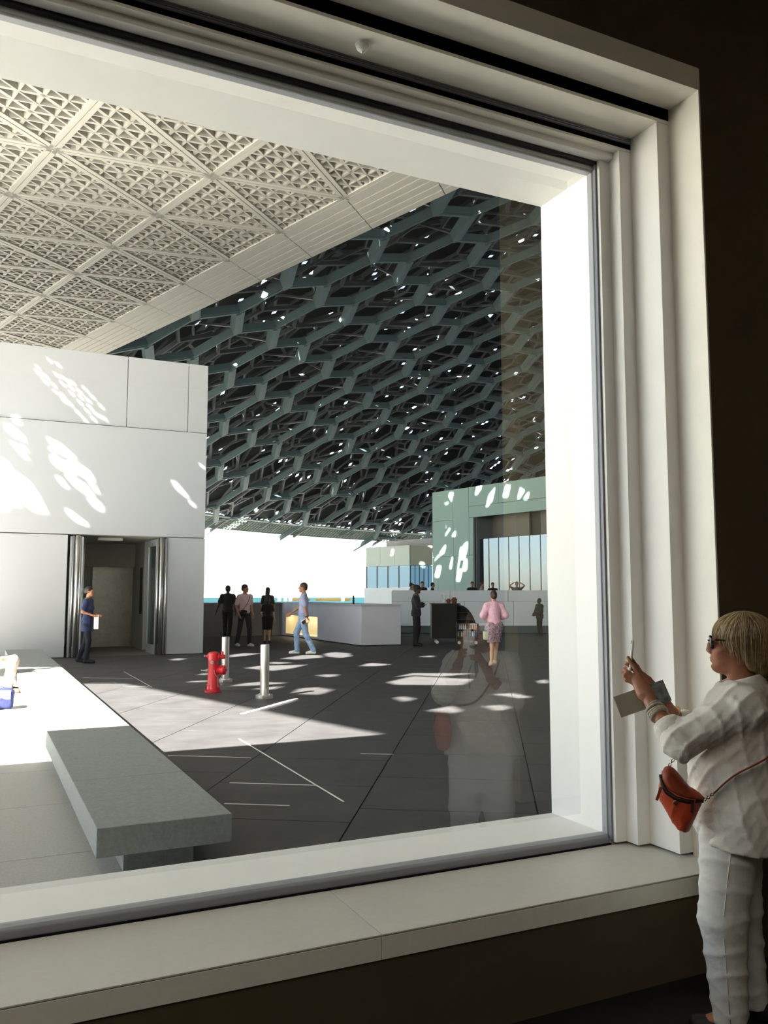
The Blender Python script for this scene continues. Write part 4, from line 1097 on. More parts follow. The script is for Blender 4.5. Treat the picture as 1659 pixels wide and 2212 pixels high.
def person(label, loc, face, H=1.72, J=None, skin='tan', hair=('short', 'black'), top=None, bottom=None, shoes='#1a1a1a', yaw=0.0, fem=False, vox=.014, extra=None, group=None, lean=0.0):
    s = H / 1.75
    rz = math.atan2(-face[0], face[1])
    rt = empty('person', (loc[0], loc[1], loc[2] if len(loc) > 2 else 0), label, 'person', group, rz=rz)
    shw = .155 if fem else .18
    j = dict(head=V3(0, .02, 1.625), neck=V3(0, -.005, 1.45), chest=V3(0, 0, 1.28), belly=V3(0, .005, 1.08), pelvis=V3(0, 0, .95),
             sl=V3(-shw, 0, 1.395), sr=V3(shw, 0, 1.395), el=V3(-shw - .06, -.02, 1.13), er=V3(shw + .06, -.02, 1.13), wl=V3(-shw - .07, .05, .88), wr=V3(shw + .07, .05, .88),
             hl=V3(-.09, 0, .93), hr=V3(.09, 0, .93), kl=V3(-.10, .02, .5), kr=V3(.10, .02, .5), al=V3(-.10, -.03, .085), ar=V3(.10, -.03, .085), tl=V3(-.12, .14, .03), tr=V3(.12, .14, .03))
    if J:
        j.update({k: V3(*v) for k, v in J.items()})
    j = {k: v * s for k, v in j.items()}
    sk = SKINS[skin]
    armk = .88 if fem else 1.0
    C_ = lambda a, b, ra, rb, k=.02: ('c', j[a] if isinstance(a, str) else a, j[b] if isinstance(b, str) else b, ra * s, rb * s, k)
    up_arm = lambda g: [C_('sl', 'el', .046 * armk + g, .038 * armk + g), C_('sr', 'er', .046 * armk + g, .038 * armk + g)]
    fore = lambda g: [C_('el', 'wl', .038 * armk + g, .026 * armk + g), C_('er', 'wr', .038 * armk + g, .026 * armk + g)]
    cw, hw = (.135, .155) if fem else (.158, .145)
    torso = lambda g: [('e', j['chest'], V3(cw + g, .10 + g, .19) * s, .05), ('e', j['belly'], V3(cw * .86 + g, .095 + g, .17) * s, .05), ('e', j['pelvis'], V3(hw + g, .108 + g, .12) * s, .05),
                       C_('sl', 'sr', .050 + g * .6, .050 + g * .6, .05), C_('sl', 'neck', .040 + g * .5, .036 + g * .5, .05), C_('sr', 'neck', .040 + g * .5, .036 + g * .5, .05), C_('chest', 'neck', .07 + g, .050 + g, .04)] + ([('e', j['chest'] + V3(sg * .06, .085, -.02) * s, V3(.05, .045, .05) * s, .03) for sg in (-1, 1)] if fem else [])
    thigh = lambda g: [C_('hl', 'kl', .082 + g, .055 + g, .03), C_('hr', 'kr', .082 + g, .055 + g, .03)]
    calf = lambda g: [C_('kl', 'al', .055 + g, .036 + g), C_('kr', 'ar', .055 + g, .036 + g)]
    feet = lambda g: [C_('al', 'tl', .036 + g, .026 + g), C_('ar', 'tr', .036 + g, .026 + g)]
    hp, T = head_prims(j['head'], s * (1.0 if not fem else .95), yaw, fem)
    neck = [C_('neck', V3(0, .005, 1.56) * s + (j['head'] - V3(0, .02, 1.625) * s), .05 if fem else .057, .05, .02)]
    body = torso(-.012) + up_arm(-.002) + fore(0) + thigh(-.006) + calf(-.002) + feet(-.006) + neck
    dl = (j['wl'] - j['el']); dl /= np.linalg.norm(dl); dr = (j['wr'] - j['er']); dr /= np.linalg.norm(dr)
    hl_ = hand(j['wl'], j['wl'] + dl, -1, V3(0, 1, .001), V3(1, .3, 0) / 1.044, s * (.9 if fem else 1)); hr_ = hand(j['wr'], j['wr'] + dr, 1, V3(0, 1, .001), V3(-1, .3, 0) / 1.044, s * (.9 if fem else 1))
    if vox > .02:
        parts = [(body + hp, vox)]
    else:
        parts = [(body, vox), (hp + neck, .0075), (hl_, .006), (hr_, .006)]
    bo = sobj('body', parts, sk, rt)
    if vox <= .02:
        for sg in (-1, 1):
            c = T(sg * .033, .077, .003)
            me = MB().lathe([(.0015, -.006), (.006, -.003), (.0075, 0), (.006, .003), (.0015, .006)], c, 8).mesh('eye', EYEM, True)
            link('eye', me, rt, local=True)
    # hair
    hm = HAIRS.get(hair[1]) or mat('hat_' + hair[1], hair[1], .7)
    hs = s * (.95 if fem else 1.0)
    cy, sy = math.cos(yaw), math.sin(yaw); M = [[cy, -sy, 0], [sy, cy, 0], [0, 0, 1]]
    E_ = lambda x, y, z, r_, k=.02: ('e', T(x, y, z), V3(*r_) * hs, k, M)
    st = hair[0]
    cutn = (-sy * 1.0, cy * 1.0, 0.0)
    hpz = [E_(0, -.020, .045, (.083, .098, .088))]
    face_cut = [('-e', T(0, .115, -.045), V3(.075, .09, .105) * hs, .012, M)]
    if st == 'short':
        hpz += [E_(0, -.055, -.005, (.074, .06, .07))]
    elif st == 'long':
        hpz += [E_(0, -.055, -.03, (.084, .066, .11)), E_(0, -.085, -.16, (.085, .045, .16), .04)]
    elif st == 'bun':
        hpz += [E_(0, -.05, -.01, (.076, .064, .075)), E_(0, -.115, .0, (.05, .04, .05)), E_(.0, -.03, .115, (.05, .05, .03))]
    elif st == 'pony':
        hpz += [E_(0, -.05, 0, (.076, .064, .075)), E_(0, -.125, .03, (.045, .05, .05)), E_(0, -.145, -.06, (.06, .05, .10), .03)]
    elif st == 'bob':
        hpz += [E_(0, -.05, -.05, (.088, .066, .10))]
    elif st == 'cap':
        hpz = [E_(0, -.010, .045, (.086, .105, .082)), E_(0, -.02, .055, (.08, .09, .09))]
        face_cut = [('-b', T(0, 0, -.075), V3(.2, .2, .085) * hs, .004, .01)]
    sobj('cap' if st == 'cap' else 'hair', [(hpz + face_cut, .009 if vox < .02 else .02)], hm, rt)
    if st == 'cap':
        sobj('cap_peak', [([('e', T(0, .125, .022), V3(.07, .065, .008) * hs, .01, M)], .006)], hm, rt)
        sobj('hair', [([E_(0, -.05, -.012, (.076, .058, .06))], .009)], HAIRS['black'], rt)
    # clothes
    if top:
        tm = mat('cloth_' + top['col'], top['col'], .85, var=(9, .10), bump=(35, .5, .02), sheen=.2) if isinstance(top['col'], str) else top['col']
        g = top.get('g', .016)
        fr = top.get('sleeve', .5)
        tp = torso(g)
        for a, b, c_ in (('sl', 'el', 'wl'), ('sr', 'er', 'wr')):
            if fr <= .5:
                tp.append(('c', j[a], j[a] + (j[b] - j[a]) * fr * 2, (.05 * armk + g) * s, (.046 * armk + g) * s, .03))
            else:
                tp += [('c', j[a], j[b], (.05 * armk + g) * s, (.042 * armk + g) * s, .03), ('c', j[b], j[b] + (j[c_] - j[b]) * (fr - .5) * 2, (.042 * armk + g) * s, (.033 * armk + g) * s, .015)]
        hem = top.get('hem', .88)
        if hem < .9:
            tp += [('c', j['pelvis'] + V3(sg * .05, 0, 0) * s, V3(sg * .06, 0, hem) * s + V3(j['pelvis'][0], j['pelvis'][1], 0), (.10 + g) * s, (.105 + g) * s, .05) for sg in (-1, 1)]
        tp += [('wr', .004, V3(30, 12, 38), 1.0), ('plane', (0, 0, -1), -hem * s), ('plane', (0, 0, 1), (1.50 + top.get('collar', 0)) * s), ('-e', j['neck'] + V3(0, .012, .055) * s, V3(.066, .066, .05) * s, .01)]
        sobj(top.get('name', 'shirt'), [(tp, min(vox, .012) if vox < .02 else vox)], tm, rt)
    if bottom:
        bmt = mat('cloth_' + bottom['col'], bottom['col'], .85, var=(12, .15) + ((bottom['col2'],) if 'col2' in bottom else ()), bump=(30, .5, .02)) if not bottom.get('mat') else bottom['mat']
        g = bottom.get('g', .014)
        if bottom['kind'] == 'trousers':
            bp = [('e', j['pelvis'], V3(hw + g, .108 + g, .12) * s, .05)] + thigh(g) + [C_('kl', 'al', .056 + g, .046 + g * bottom.get('flare', 1)), C_('kr', 'ar', .056 + g, .046 + g * bottom.get('flare', 1))] + [('wr', .005, V3(14, 20, 55), .4), ('plane', (0, 0, -1), -.055 * s), ('plane', (0, 0, 1), bottom.get('waist', 1.02) * s)]
        else:
            hem = bottom['hem']
            bp = [('e', j['pelvis'], V3(hw + g, .108 + g, .12) * s, .05)]
            for sg, kk, hh_ in ((-1, 'kl', 'hl'), (1, 'kr', 'hr')):
                bp.append(('c', j[hh_], j[hh_] + (j[kk] - j[hh_]) * ((.93 - hem) / .43), (.088 + g) * s, (.075 + g) * s, .09))
            bp += [('wr', .006, V3(45, 30, 6), .4), ('plane', (0, 0, -1), -hem * s), ('plane', (0, 0, 1), 1.03 * s)]
        sobj(bottom['kind'], [(bp, min(vox, .012) if vox < .02 else vox)], bmt, rt)
    if shoes:
        sm_ = mat('shoe_' + shoes, shoes, .6)
        for a, t in (('al', 'tl'), ('ar', 'tr')):
            fwd = j[t] - j[a]; fwd[2] = 0; fwd /= max(1e-6, np.linalg.norm(fwd))
            heel = j[a] - fwd * .025 * s; heel[2] = max(.035 * s, j[a][2] - .05 * s)
            bl = V3(*j[t]); bl[2] = max(.03 * s, bl[2])
            sobj('shoe', [([('c', heel, bl, .038 * s, .034 * s, .01), ('c', j[a] - V3(0, 0, .01), heel, .042 * s, .036 * s, .02), ('c', j[a] - V3(0, 0, .02), bl, .042 * s, .034 * s, .02), ('plane', (0, 0, -1), -.001)], .009)], sm_, rt)
    rt['s'] = s
    if extra: extra(rt, j, s, T)
    del rt['s']
    return rt

L_ = lambda mb_, nme, m, rt, sm=True: link(nme, mb_.mesh(nme, m, sm), rt, local=True)
tv = lambda v: Vector((float(v[0]), float(v[1]), float(v[2])))
RIGHT = (CAMR.x, CAMR.y); LEFT = (-CAMR.x, -CAMR.y); AWAY = (CAMF.x, CAMF.y); TOWARD = (-CAMF.x, -CAMF.y)
def mixd(a, b, t): return (a[0] * (1 - t) + b[0] * t, a[1] * (1 - t) + b[1] * t)

def ex_navy(rt, j, s, T):
    w = tv(j['wr'])
    L_(MB().obox(w + Vector((-.02, .06, -.14)), (1, 0, 0), (0, 1, 0), (0, 0, 1), .004, .05, .15), 'paper_sheet', mat('white_paper', '#e9e9ec', .8), rt, False)
    L_(MB().lathe([(.024, -.007), (.027, 0), (.024, .007)], tv(T(0, -.105, .03)), 10, axis=(0, 1, .3)), 'hair_tie', mat('grey_tie', '#a8a6a2', .6), rt)
person('woman in navy uniform with a dark ponytail standing by the doorway', (2.222, 19.6), RIGHT, 1.66,
       dict(er=(.20, -.06, 1.16), wr=(.14, .17, 1.08), el=(-.2, -.05, 1.16), wl=(-.12, .17, 1.09), kl=(-.09, -.06, .5), al=(-.1, -.22, .10), tl=(-.12, -.07, .03), kr=(.09, .06, .5), ar=(.1, .02, .085), tr=(.1, .19, .03)),
       'tan', ('pony', 'black'), dict(col='#1b2a52', sleeve=.33, hem=.72, name='tunic'), dict(kind='trousers', col='#15182a', g=.008), '#0e0f16', fem=True, extra=ex_navy)
person('man in black shirt and trousers walking away beside the parapet', (7.42, 27.3), AWAY, 1.76,
       dict(el=(-.27, -.05, 1.15), wl=(-.36, .0, .93), kl=(-.09, .1, .52), al=(-.08, -.02, .085), kr=(.09, .02, .5), ar=(.09, -.2, .10), tr=(.1, -.05, .03)),
       'dark', ('short', 'black'), dict(col='#121214', sleeve=.35, hem=.90, g=.03), dict(kind='trousers', col='#0d0e12'), '#0a0a0a')

def ex_pink(rt, j, s, T):
    BLK = mat('black_strap', '#0c0c0d', .5)
    a = tv(j['sl']) + Vector((.07, .03, .05)); b = Vector((0.0, .15, 1.2)) * s; c = Vector((.16, .17, 1.02)) * s
    bk = Vector((.02, -.13, 1.25)) * s
    L_(MB().tube([c, b, Vector((-.09, .13, 1.36)) * s, a, Vector((-.08, -.09, 1.42)) * s, bk, Vector((.17, -.08, 1.05)) * s, Vector((.2, .06, .98)) * s, c], .011, 6, flat=.5), 'camera_strap', BLK, rt)
    L_(MB().obox(c + Vector((.0, .03, -.03)), (.9, .43, 0), (-.43, .9, 0), (0, 0, 1), .06, .035, .042), 'camera_body', BLK, rt, False)
    L_(MB().lathe([(.035, .03), (.035, .08), (.04, .085), (.04, .12), (.03, .122)], c + Vector((0, .03, -.03)), 16, axis=(-.3, .95, -.1)), 'camera_lens', BLK, rt)
person('man in a pale pink T-shirt with a camera slung across his chest', (6.957, 23.77), mixd(TOWARD, RIGHT, .45), 1.76,
       dict(el=(-.24, -.05, 1.14), wl=(-.22, .1, .90), er=(.26, -.03, 1.14), wr=(.24, .1, .92), kr=(.11, -.06, .5), ar=(.12, -.2, .09), tr=(.13, -.06, .03), kl=(-.1, .12, .51), al=(-.11, .1, .085), tl=(-.13, .27, .03)),
       'tan', ('short', 'black'), dict(col='#d8b4b8', sleeve=.36, hem=.93, g=.022), dict(kind='trousers', col='#23262e'), '#d8d8d6', yaw=.45, extra=ex_pink)
person('long-haired woman in dark top seen from behind at the parapet', (9.146, 28.45), AWAY, 1.72,
       dict(wl=(-.2, .14, .98), wr=(.2, .14, .98)), 'tan', ('long', 'dark'), dict(col='#26221f', sleeve=.4, hem=.85), dict(kind='trousers', col='#121216'), '#0a0a0a', fem=True)
person('shorter person in a black knee-length dress, back turned, before the parapet', (7.981, 24.8), AWAY, 1.40,
       dict(el=(-.23, -.04, 1.14), er=(.23, -.04, 1.14), wl=(-.2, .08, .95), wr=(.26, .06, .9), kr=(.08, .0, .5), ar=(.09, -.12, .1), tr=(.1, .02, .03)),
       'light', ('bob', 'dark'), dict(col='#101216', sleeve=.33, hem=.86, name='dress_top'), dict(kind='skirt', col='#0b0b0e', hem=.52, g=.03), '#1c1512', fem=True)

def ex_walk(rt, j, s, T):
    w = tv(j['wl'])
    L_(MB().obox(w + Vector((.0, .05, -.10)), (1, 0, 0), (0, .6, .8), (0, -.8, .6), .006, .04, .075), 'phone', mat('black_phone', '#101114', .2), rt, False)
    L_(MB().obox(w + Vector((.012, .06, -.09)), (1, 0, 0), (0, .5, .87), (0, -.87, .5), .004, .045, .08), 'paper_leaflet', mat('white_paper', '#e9e9ec', .8), rt, False)
    L_(MB().lathe([(.031, -.012), (.033, 0), (.031, .012)], w + (tv(j['el']) - w) * .12, 14, axis=tv(j['el']) - w), 'wristband', mat('dark_band', '#2a1c18', .6), rt)
person('man in a lavender polo and light jeans walking left past the niche', (7.39, 20.07), LEFT, 1.77,
       dict(el=(-.22, -.05, 1.14), wl=(-.24, -.10, .90), er=(.25, .1, 1.16), wr=(.27, .33, 1.0), kl=(-.09, -.06, .5), al=(-.09, -.26, .10), tl=(-.1, -.1, .035), kr=(.09, .18, .52), ar=(.09, .16, .085), tr=(.1, .33, .03)),
       'tan', ('short', 'brown'), dict(col='#a9add0', sleeve=.36, hem=.90, g=.02, collar=.01, name='polo_shirt'), dict(kind='trousers', col='#6f8fb8', col2='#a9c0dc', g=.018), '#e6e2d8', extra=ex_walk)

person('guard in black jacket and cap with folded arms by the parapet end', (11.45, 21.75), mixd(RIGHT, TOWARD, .1), 1.74,
       dict(el=(-.23, .07, 1.14), wl=(.06, .19, 1.21), er=(.23, .07, 1.14), wr=(-.06, .20, 1.17), kl=(-.08, .05, .5), kr=(.1, .0, .5), chest=(0, -.01, 1.28), head=(0, .03, 1.62)),
       'dark', ('cap', '#141414'), dict(col='#16171c', sleeve=.95, hem=.86, g=.03, name='jacket'), dict(kind='trousers', col='#0e0f12', g=.022), '#0a0a0a')

def ex_lady(rt, j, s, T):
    CR = mat('cream_leather', '#c9cdb0', .5)
    p = Vector((-.20, .03, .62)) * s
    L_(MB().sweep([(-.09, 0), (.09, 0), (.11, .17), (-.11, .17)], p, (0, 1, 0), (0, 0, 1), (1, 0, 0), -.03, .03), 'handbag', CR, rt, False)
    L_(MB().tube([p + Vector((0, -.05, .17)), p + Vector((0, -.045, .24)), p + Vector((0, 0, .27)), p + Vector((0, .045, .24)), p + Vector((0, .05, .17))], .006, 6), 'handbag_strap', CR, rt)
SK = mat('floral_skirt', '#241a26', .85, var=(28, .2, '#c9a9b4'), bump=(30, .3, .02))
person('woman in pink blouse and dark floral skirt walking away near the cart', (9.707, 14.98), mixd(AWAY, LEFT, .1), 1.56,
       dict(el=(-.27, -.04, 1.18), wl=(-.16, .12, 1.1), er=(.27, -.04, 1.18), wr=(.18, .14, 1.12), kl=(-.06, -.02, .5), al=(-.12, -.18, .13), tl=(-.12, -.05, .05), kr=(.06, .05, .5), ar=(.02, .05, .13), tr=(.03, .18, .045)),
       'light', ('bun', 'brown'), dict(col='#e3b3c4', sleeve=.85, hem=.93, g=.04, name='blouse'), dict(kind='skirt', col='#241a26', hem=.55, g=.03, mat=SK), '#caa58a', fem=True, extra=ex_lady)

# seated visitor at the left edge, on a low stone block
tag(MB().box(-.12, .16, 14.05, 14.45, 0, .30).obj('stone_block', BST, bevel=.01), 'low grey stone seat block at the left edge of the view', 'block')
person('visitor in beige trousers sitting at the left edge beyond the bench', (.06, 14.24, -.48), (1, 0), 1.72,
       dict(kl=(-.1, .5, .98), al=(-.1, .44, .57), tl=(-.11, .6, .52), kr=(.1, .5, .98), ar=(.1, .42, .57), tr=(.11, .58, .52), wl=(-.18, .3, 1.03), wr=(.18, .3, 1.03), el=(-.24, .05, 1.15), er=(.24, .05, 1.15)),
       'tan', ('short', 'brown'), dict(col='#8b9aa8', sleeve=.5, hem=.86), dict(kind='trousers', col='#b9a196', g=.03, waist=1.2), '#6b5a4a')
BLUE = mat('navy_canvas', '#262c5c', .8, var=(20, .2), bump=(40, .5, .01))
bp_ = Vector((.30, 12.3, 0)); bg = empty('shoulder_bag', bp_, 'navy blue canvas bag lying on the sunlit stone at left', 'bag')
me_ = surf([('b', V3(0, 0, .13), V3(.2, .12, .125), .02, .05), ('e', V3(.05, 0, .2), V3(.15, .1, .07), .05), ('wr', .008, V3(30, 20, 25), .3), ('plane', (0, 0, -1), -.004)], .012)
ms_ = bpy.data.meshes.new('bag_body'); ms_.from_pydata(me_[0].tolist(), [], me_[1].tolist()); ms_.materials.append(BLUE); ms_.polygons.foreach_set('use_smooth', [True] * len(ms_.polygons))
link('bag_body', ms_, bg, local=True)
link('bag_flap', MB().obox((.03, -.125, .19), (1, 0, 0), (0, .98, .2), (0, -.2, .98), .13, .008, .06).mesh('bag_flap', mat('lavender_flap', '#5a5f9c', .7)), bg, local=True)
link('bag_strap', MB().tube([(-.12, 0, .25), (-.05, .02, .30), (.06, .02, .29), (.12, 0, .25)], .012, 8, flat=.5).mesh('bag_strap', BLUE, True), bg, local=True)

tag(MB().prism([(16.8, 33.6), (24.6, 30.4), (24.2, 36.5), (18, 38.5)], 0.001, .34).obj('raised_terrace', BST), 'raised grey terrace behind the panelled wall', 'terrace', kind='structure')
# small far figures behind the terrace wall
fig = [(18.5, 35.66, 'in white, leftmost behind the terrace wall', '#8e9096', 'black', 1.66), (18.85, 35.2, 'in black, second from left behind the terrace wall', '#15161a', 'black', 1.72),
       (18.95, 36.3, 'in beige beside the one in black behind the terrace wall', '#a08b7a', 'brown', 1.62), (19.41, 35.22, 'in dark clothes right of the far blue windows', '#17181c', 'black', 1.68),
       (21.1, 34.41, 'in black left of the glazed opening', '#111216', 'black', 1.72), (21.5, 34.22, 'in grey-pink before the glazing', '#9c8a8e', 'brown', 1.70), (21.95, 33.95, 'in black hood before the glazing', '#0f1013', 'black', 1.68)]
for x, y_, lab, col, hc, H in fig:
    person('tiny distant visitor ' + lab, (x, y_, .341), TOWARD if 'black' in lab else RIGHT, H, None, 'tan', ('short', hc), dict(col=col, sleeve=.9, hem=.86), dict(kind='trousers', col='#1b1c20'), '#111111', vox=.03, group='distant visitors behind the terrace wall')
person('tiny distant visitor with both arms raised to the head before the glazing', (23.0, 33.49, .341), TOWARD, 1.72, dict(el=(-.36, .05, 1.56), wl=(-.12, .1, 1.72), er=(.36, .05, 1.56), wr=(.12, .1, 1.72)),
       'tan', ('short', 'brown'), dict(col='#4d4a38', sleeve=.5, hem=.86), dict(kind='trousers', col='#1b1c20'), '#111111', vox=.03, group='distant visitors behind the terrace wall')
person('dark silhouetted visitor standing at the right before the terrace wall', (18.05, 24.9), mixd(LEFT, TOWARD, .3), 1.33, dict(wl=(-.12, .25, 1.0), wr=(.12, .25, 1.0), el=(-.24, .05, 1.12), er=(.24, .05, 1.12)),
       'dark', ('short', 'black'), dict(col='#2a281c', sleeve=.95, hem=.8, g=.04, name='coat'), dict(kind='trousers', col='#1b1a14'), '#111111', vox=.02)
# ------------------------------------------------------------------ visitor photographing at the window
wl_ = Vector((2.876, 2.559, -.23)); wf_ = Vector((-.669, .743))
wrz = math.atan2(-wf_.x, wf_.y)
wo = empty('person', wl_, 'woman in white linen shirt raising a phone at the window edge', 'person', rz=wrz)
WSK = mat('weathered_skin', '#9a664b', .5, spec=.4, var=(35, .10), bump=(160, .25, .003))
LIP = mat('lip_rose', '#a35a50', .45)
LINEN = mat('white_linen', '#d8d3ca', .9, var=(9, .05), bump=(14, .35, .03))
DENIM = mat('white_denim', '#d6d5d0', .9, var=(12, .04), bump=(12, .25, .03))
BLOND = mat('streaked_blond_hair', '#6f5a3e', .42, spec=.5, var=(40, .3, '#8d764f'))
hc = V3(0, .026, 1.520)
hp, T = head_prims(hc, 1.0, 0, True)
det = []
for sg in (-1, 1):
    det += [('-e', T(sg * .033, .092, .006), V3(.018, .012, .011), .010), ('e', T(sg * .033, .078, .005), V3(.0135, .0125, .0115), .004),
            ('e', T(sg * .033, .086, .0185), V3(.020, .008, .005), .006), ('e', T(sg * .033, .083, -.010), V3(.018, .008, .0045), .006),
            ('-c', T(sg * .020, .101, -.030), T(sg * .037, .080, -.068), .0035, .0030, .005), ('-c', T(sg * .040, .072, -.05), T(sg * .046, .052, -.085), .003, .002, .005),
            ('e', T(sg * .010, .101, -.031), V3(.008, .010, .008), .005), ('e', T(sg * .046, .058, -.022), V3(.022, .022, .018), .02),
            ('e', T(sg * .081, -.012, -.004), V3(.006, .018, .030), .004), ('-e', T(sg * .088, -.004, -.004), V3(.005, .009, .016), .004), ('e', T(sg * .079, -.004, -.036), V3(.007, .009, .010), .004)]
det += [('e', T(0, .070, -.093), V3(.028, .026, .021), .025), ('e', T(0, .052, -.060), V3(.048, .038, .05), .03), ('-e', T(0, .103, -.0815), V3(.024, .010, .005), .008)]
neckp = [('c', V3(0, .0, 1.30), V3(0, .012, 1.45), .056, .053, .03), ('c', V3(-.022, .05, 1.33), V3(-.03, .03, 1.43), .012, .012, .03), ('c', V3(.022, .05, 1.33), V3(.03, .03, 1.43), .012, .012, .03)]
LH = dict(w=V3(-.10, .357, 1.268)); RH = dict(w=V3(.10, .31, 1.231))
def fing(pts, r0, r1):
    return [('c', V3(*a), V3(*b), r0 + (r1 - r0) * i / (len(pts) - 1), r0 + (r1 - r0) * (i + 1) / (len(pts) - 1), .005 if i else .008) for i, (a, b) in enumerate(zip(pts, pts[1:]))]
lh = [('c', V3(-.10, .357, 1.268), V3(-.082, .378, 1.312), .025, .027, .012), ('c', V3(-.075, .378, 1.31), V3(-.05, .412, 1.378), .022, .015, .015), ('c', V3(-.082, .392, 1.312), V3(-.055, .424, 1.365), .022, .015, .015), ('c', V3(-.085, .40, 1.305), V3(-.056, .428, 1.348), .019, .013, .015)]
lh += fing([(-.049, .414, 1.382), (-.045, .432, 1.416), (-.041, .450, 1.440), (-.037, .458, 1.456)], .0098, .0072)
lh += fing([(-.052, .424, 1.374), (-.050, .462, 1.396), (-.030, .474, 1.405), (-.012, .472, 1.409)], .0098, .0074)
lh += fing([(-.055, .428, 1.360), (-.053, .470, 1.380), (-.032, .480, 1.387), (-.014, .476, 1.391)], .0096, .0072)
lh += fing([(-.056, .428, 1.346), (-.052, .464, 1.360), (-.034, .474, 1.366), (-.018, .472, 1.371)], .0086, .0066)
lh += fing([(-.072, .375, 1.325), (-.052, .392, 1.362), (-.036, .418, 1.388), (-.022, .440, 1.404)], .0125, .0085)
rh = [('c', V3(.10, .31, 1.231), V3(.088, .338, 1.284), .025, .027, .012), ('c', V3(.086, .338, 1.284), V3(.052, .405, 1.372), .022, .015, .015), ('c', V3(.088, .352, 1.286), V3(.056, .416, 1.360), .022, .015, .015), ('c', V3(.086, .362, 1.28), V3(.056, .42, 1.344), .019, .013, .015)]
rh += fing([(.051, .408, 1.376), (.046, .430, 1.412), (.042, .446, 1.434), (.037, .455, 1.452)], .0098, .0072)
rh += fing([(.054, .418, 1.368), (.050, .460, 1.414), (.030, .474, 1.424), (.012, .470, 1.426)], .0098, .0074)
rh += fing([(.056, .421, 1.355), (.053, .466, 1.366), (.032, .478, 1.374), (.010, .474, 1.374)], .0096, .0072)
rh += fing([(.056, .421, 1.341), (.052, .460, 1.350), (.034, .470, 1.355), (.016, .470, 1.358)], .0086, .0066)
rh += fing([(.08, .352, 1.315), (.055, .382, 1.358), (.038, .412, 1.384), (.022, .438, 1.396)], .0125, .0085)
farm = [('c', V3(-.195, .255, 1.14), V3(-.10, .357, 1.268), .040, .026, .01), ('c', V3(.21, .225, 1.11), V3(.10, .31, 1.231), .042, .026, .01)]
inner = [('e', V3(0, .03, 1.19), V3(.15, .11, .17), .05), ('e', V3(0, .05, 1.0), V3(.15, .13, .18), .05), ('e', V3(0, .04, .86), V3(.16, .13, .12), .05),
         ('c', V3(-.165, 0, 1.29), V3(-.195, .255, 1.14), .05, .042, .03), ('c', V3(.165, 0, 1.29), V3(.21, .225, 1.11), .05, .042, .03), ('c', V3(-.15, 0, 1.29), V3(.15, 0, 1.29), .05, .05, .04),
         ('c', V3(-.09, .06, .84), V3(-.1, .11, .45), .085, .06, .03), ('c', V3(.09, .06, .84), V3(.1, .05, .45), .085, .06, .03), ('c', V3(-.1, .11, .45), V3(-.1, .09, .08), .056, .036, .02), ('c', V3(.1, .05, .45), V3(.1, .01, .08), .056, .036, .02),
         ('c', V3(-.1, .09, .08), V3(-.11, .22, .03), .036, .026, .02), ('c', V3(.1, .01, .08), V3(.11, .15, .03), .036, .026, .02)]
sobj('body', [(inner + farm + neckp, .011), (hp + det + neckp, .0030), (lh + farm[:1], .0034), (rh + farm[1:], .0034)], WSK, wo)
for sg in (-1, 1):
    c = T(sg * .033, .0795, .005)
    L_(MB().lathe([(.001, -.0115), (.007, -.009), (.0105, -.004), (.0115, .001), (.0105, .006), (.006, .0102), (.001, .0115)], c, 16, axis=(0, 1, 0)), 'eyeball', mat('eye_white', '#d9d2c8', .15), wo)
    L_(MB().lathe([(.001, .0100), (.0045, .0104), (.005, .0108), (.001, .0118)], c, 14, axis=(sg * -.05, 1, 0)), 'iris', mat('grey_iris', '#3a4248', .1), wo)
sobj('lips', [([('e', T(0, .0945, -.0590), V3(.021, .0105, .0046), .004), ('e', T(0, .0930, -.0680), V3(.019, .0105, .0052), .004), ('-c', T(-.03, .098, -.0635), T(.03, .098, -.0635), .0012, .0012, .001)], .0018)], LIP, wo)
# hair: cap, side locks, nape, fringe, loose strands
hr = [('e', V3(0, -.008, 1.556), V3(.086, .112, .088), .02), ('e', V3(0, -.062, 1.50), V3(.082, .058, .095), .04), ('e', V3(0, -.075, 1.435), V3(.062, .036, .05), .04),
      ('e', V3(-.064, .012, 1.545), V3(.020, .056, .06), .03), ('e', V3(.064, .012, 1.545), V3(.020, .056, .06), .03), ('e', V3(0, .058, 1.588), V3(.068, .044, .030), .03),
      ('e', V3(-.070, -.035, 1.47), V3(.020, .030, .055), .03), ('e', V3(.070, -.035, 1.47), V3(.020, .030, .055), .03),
      ('-e', V3(0, .158, 1.500), V3(.078, .066, .078), .012), ('-e', V3(0, .145, 1.425), V3(.12, .105, .075), .02),
      ('wr', .002, V3(40, 95, 20), .3)]
sobj('hair', [(hr, .0042)], BLOND, wo)
random.seed(11)
stm, stl = MB(), MB()
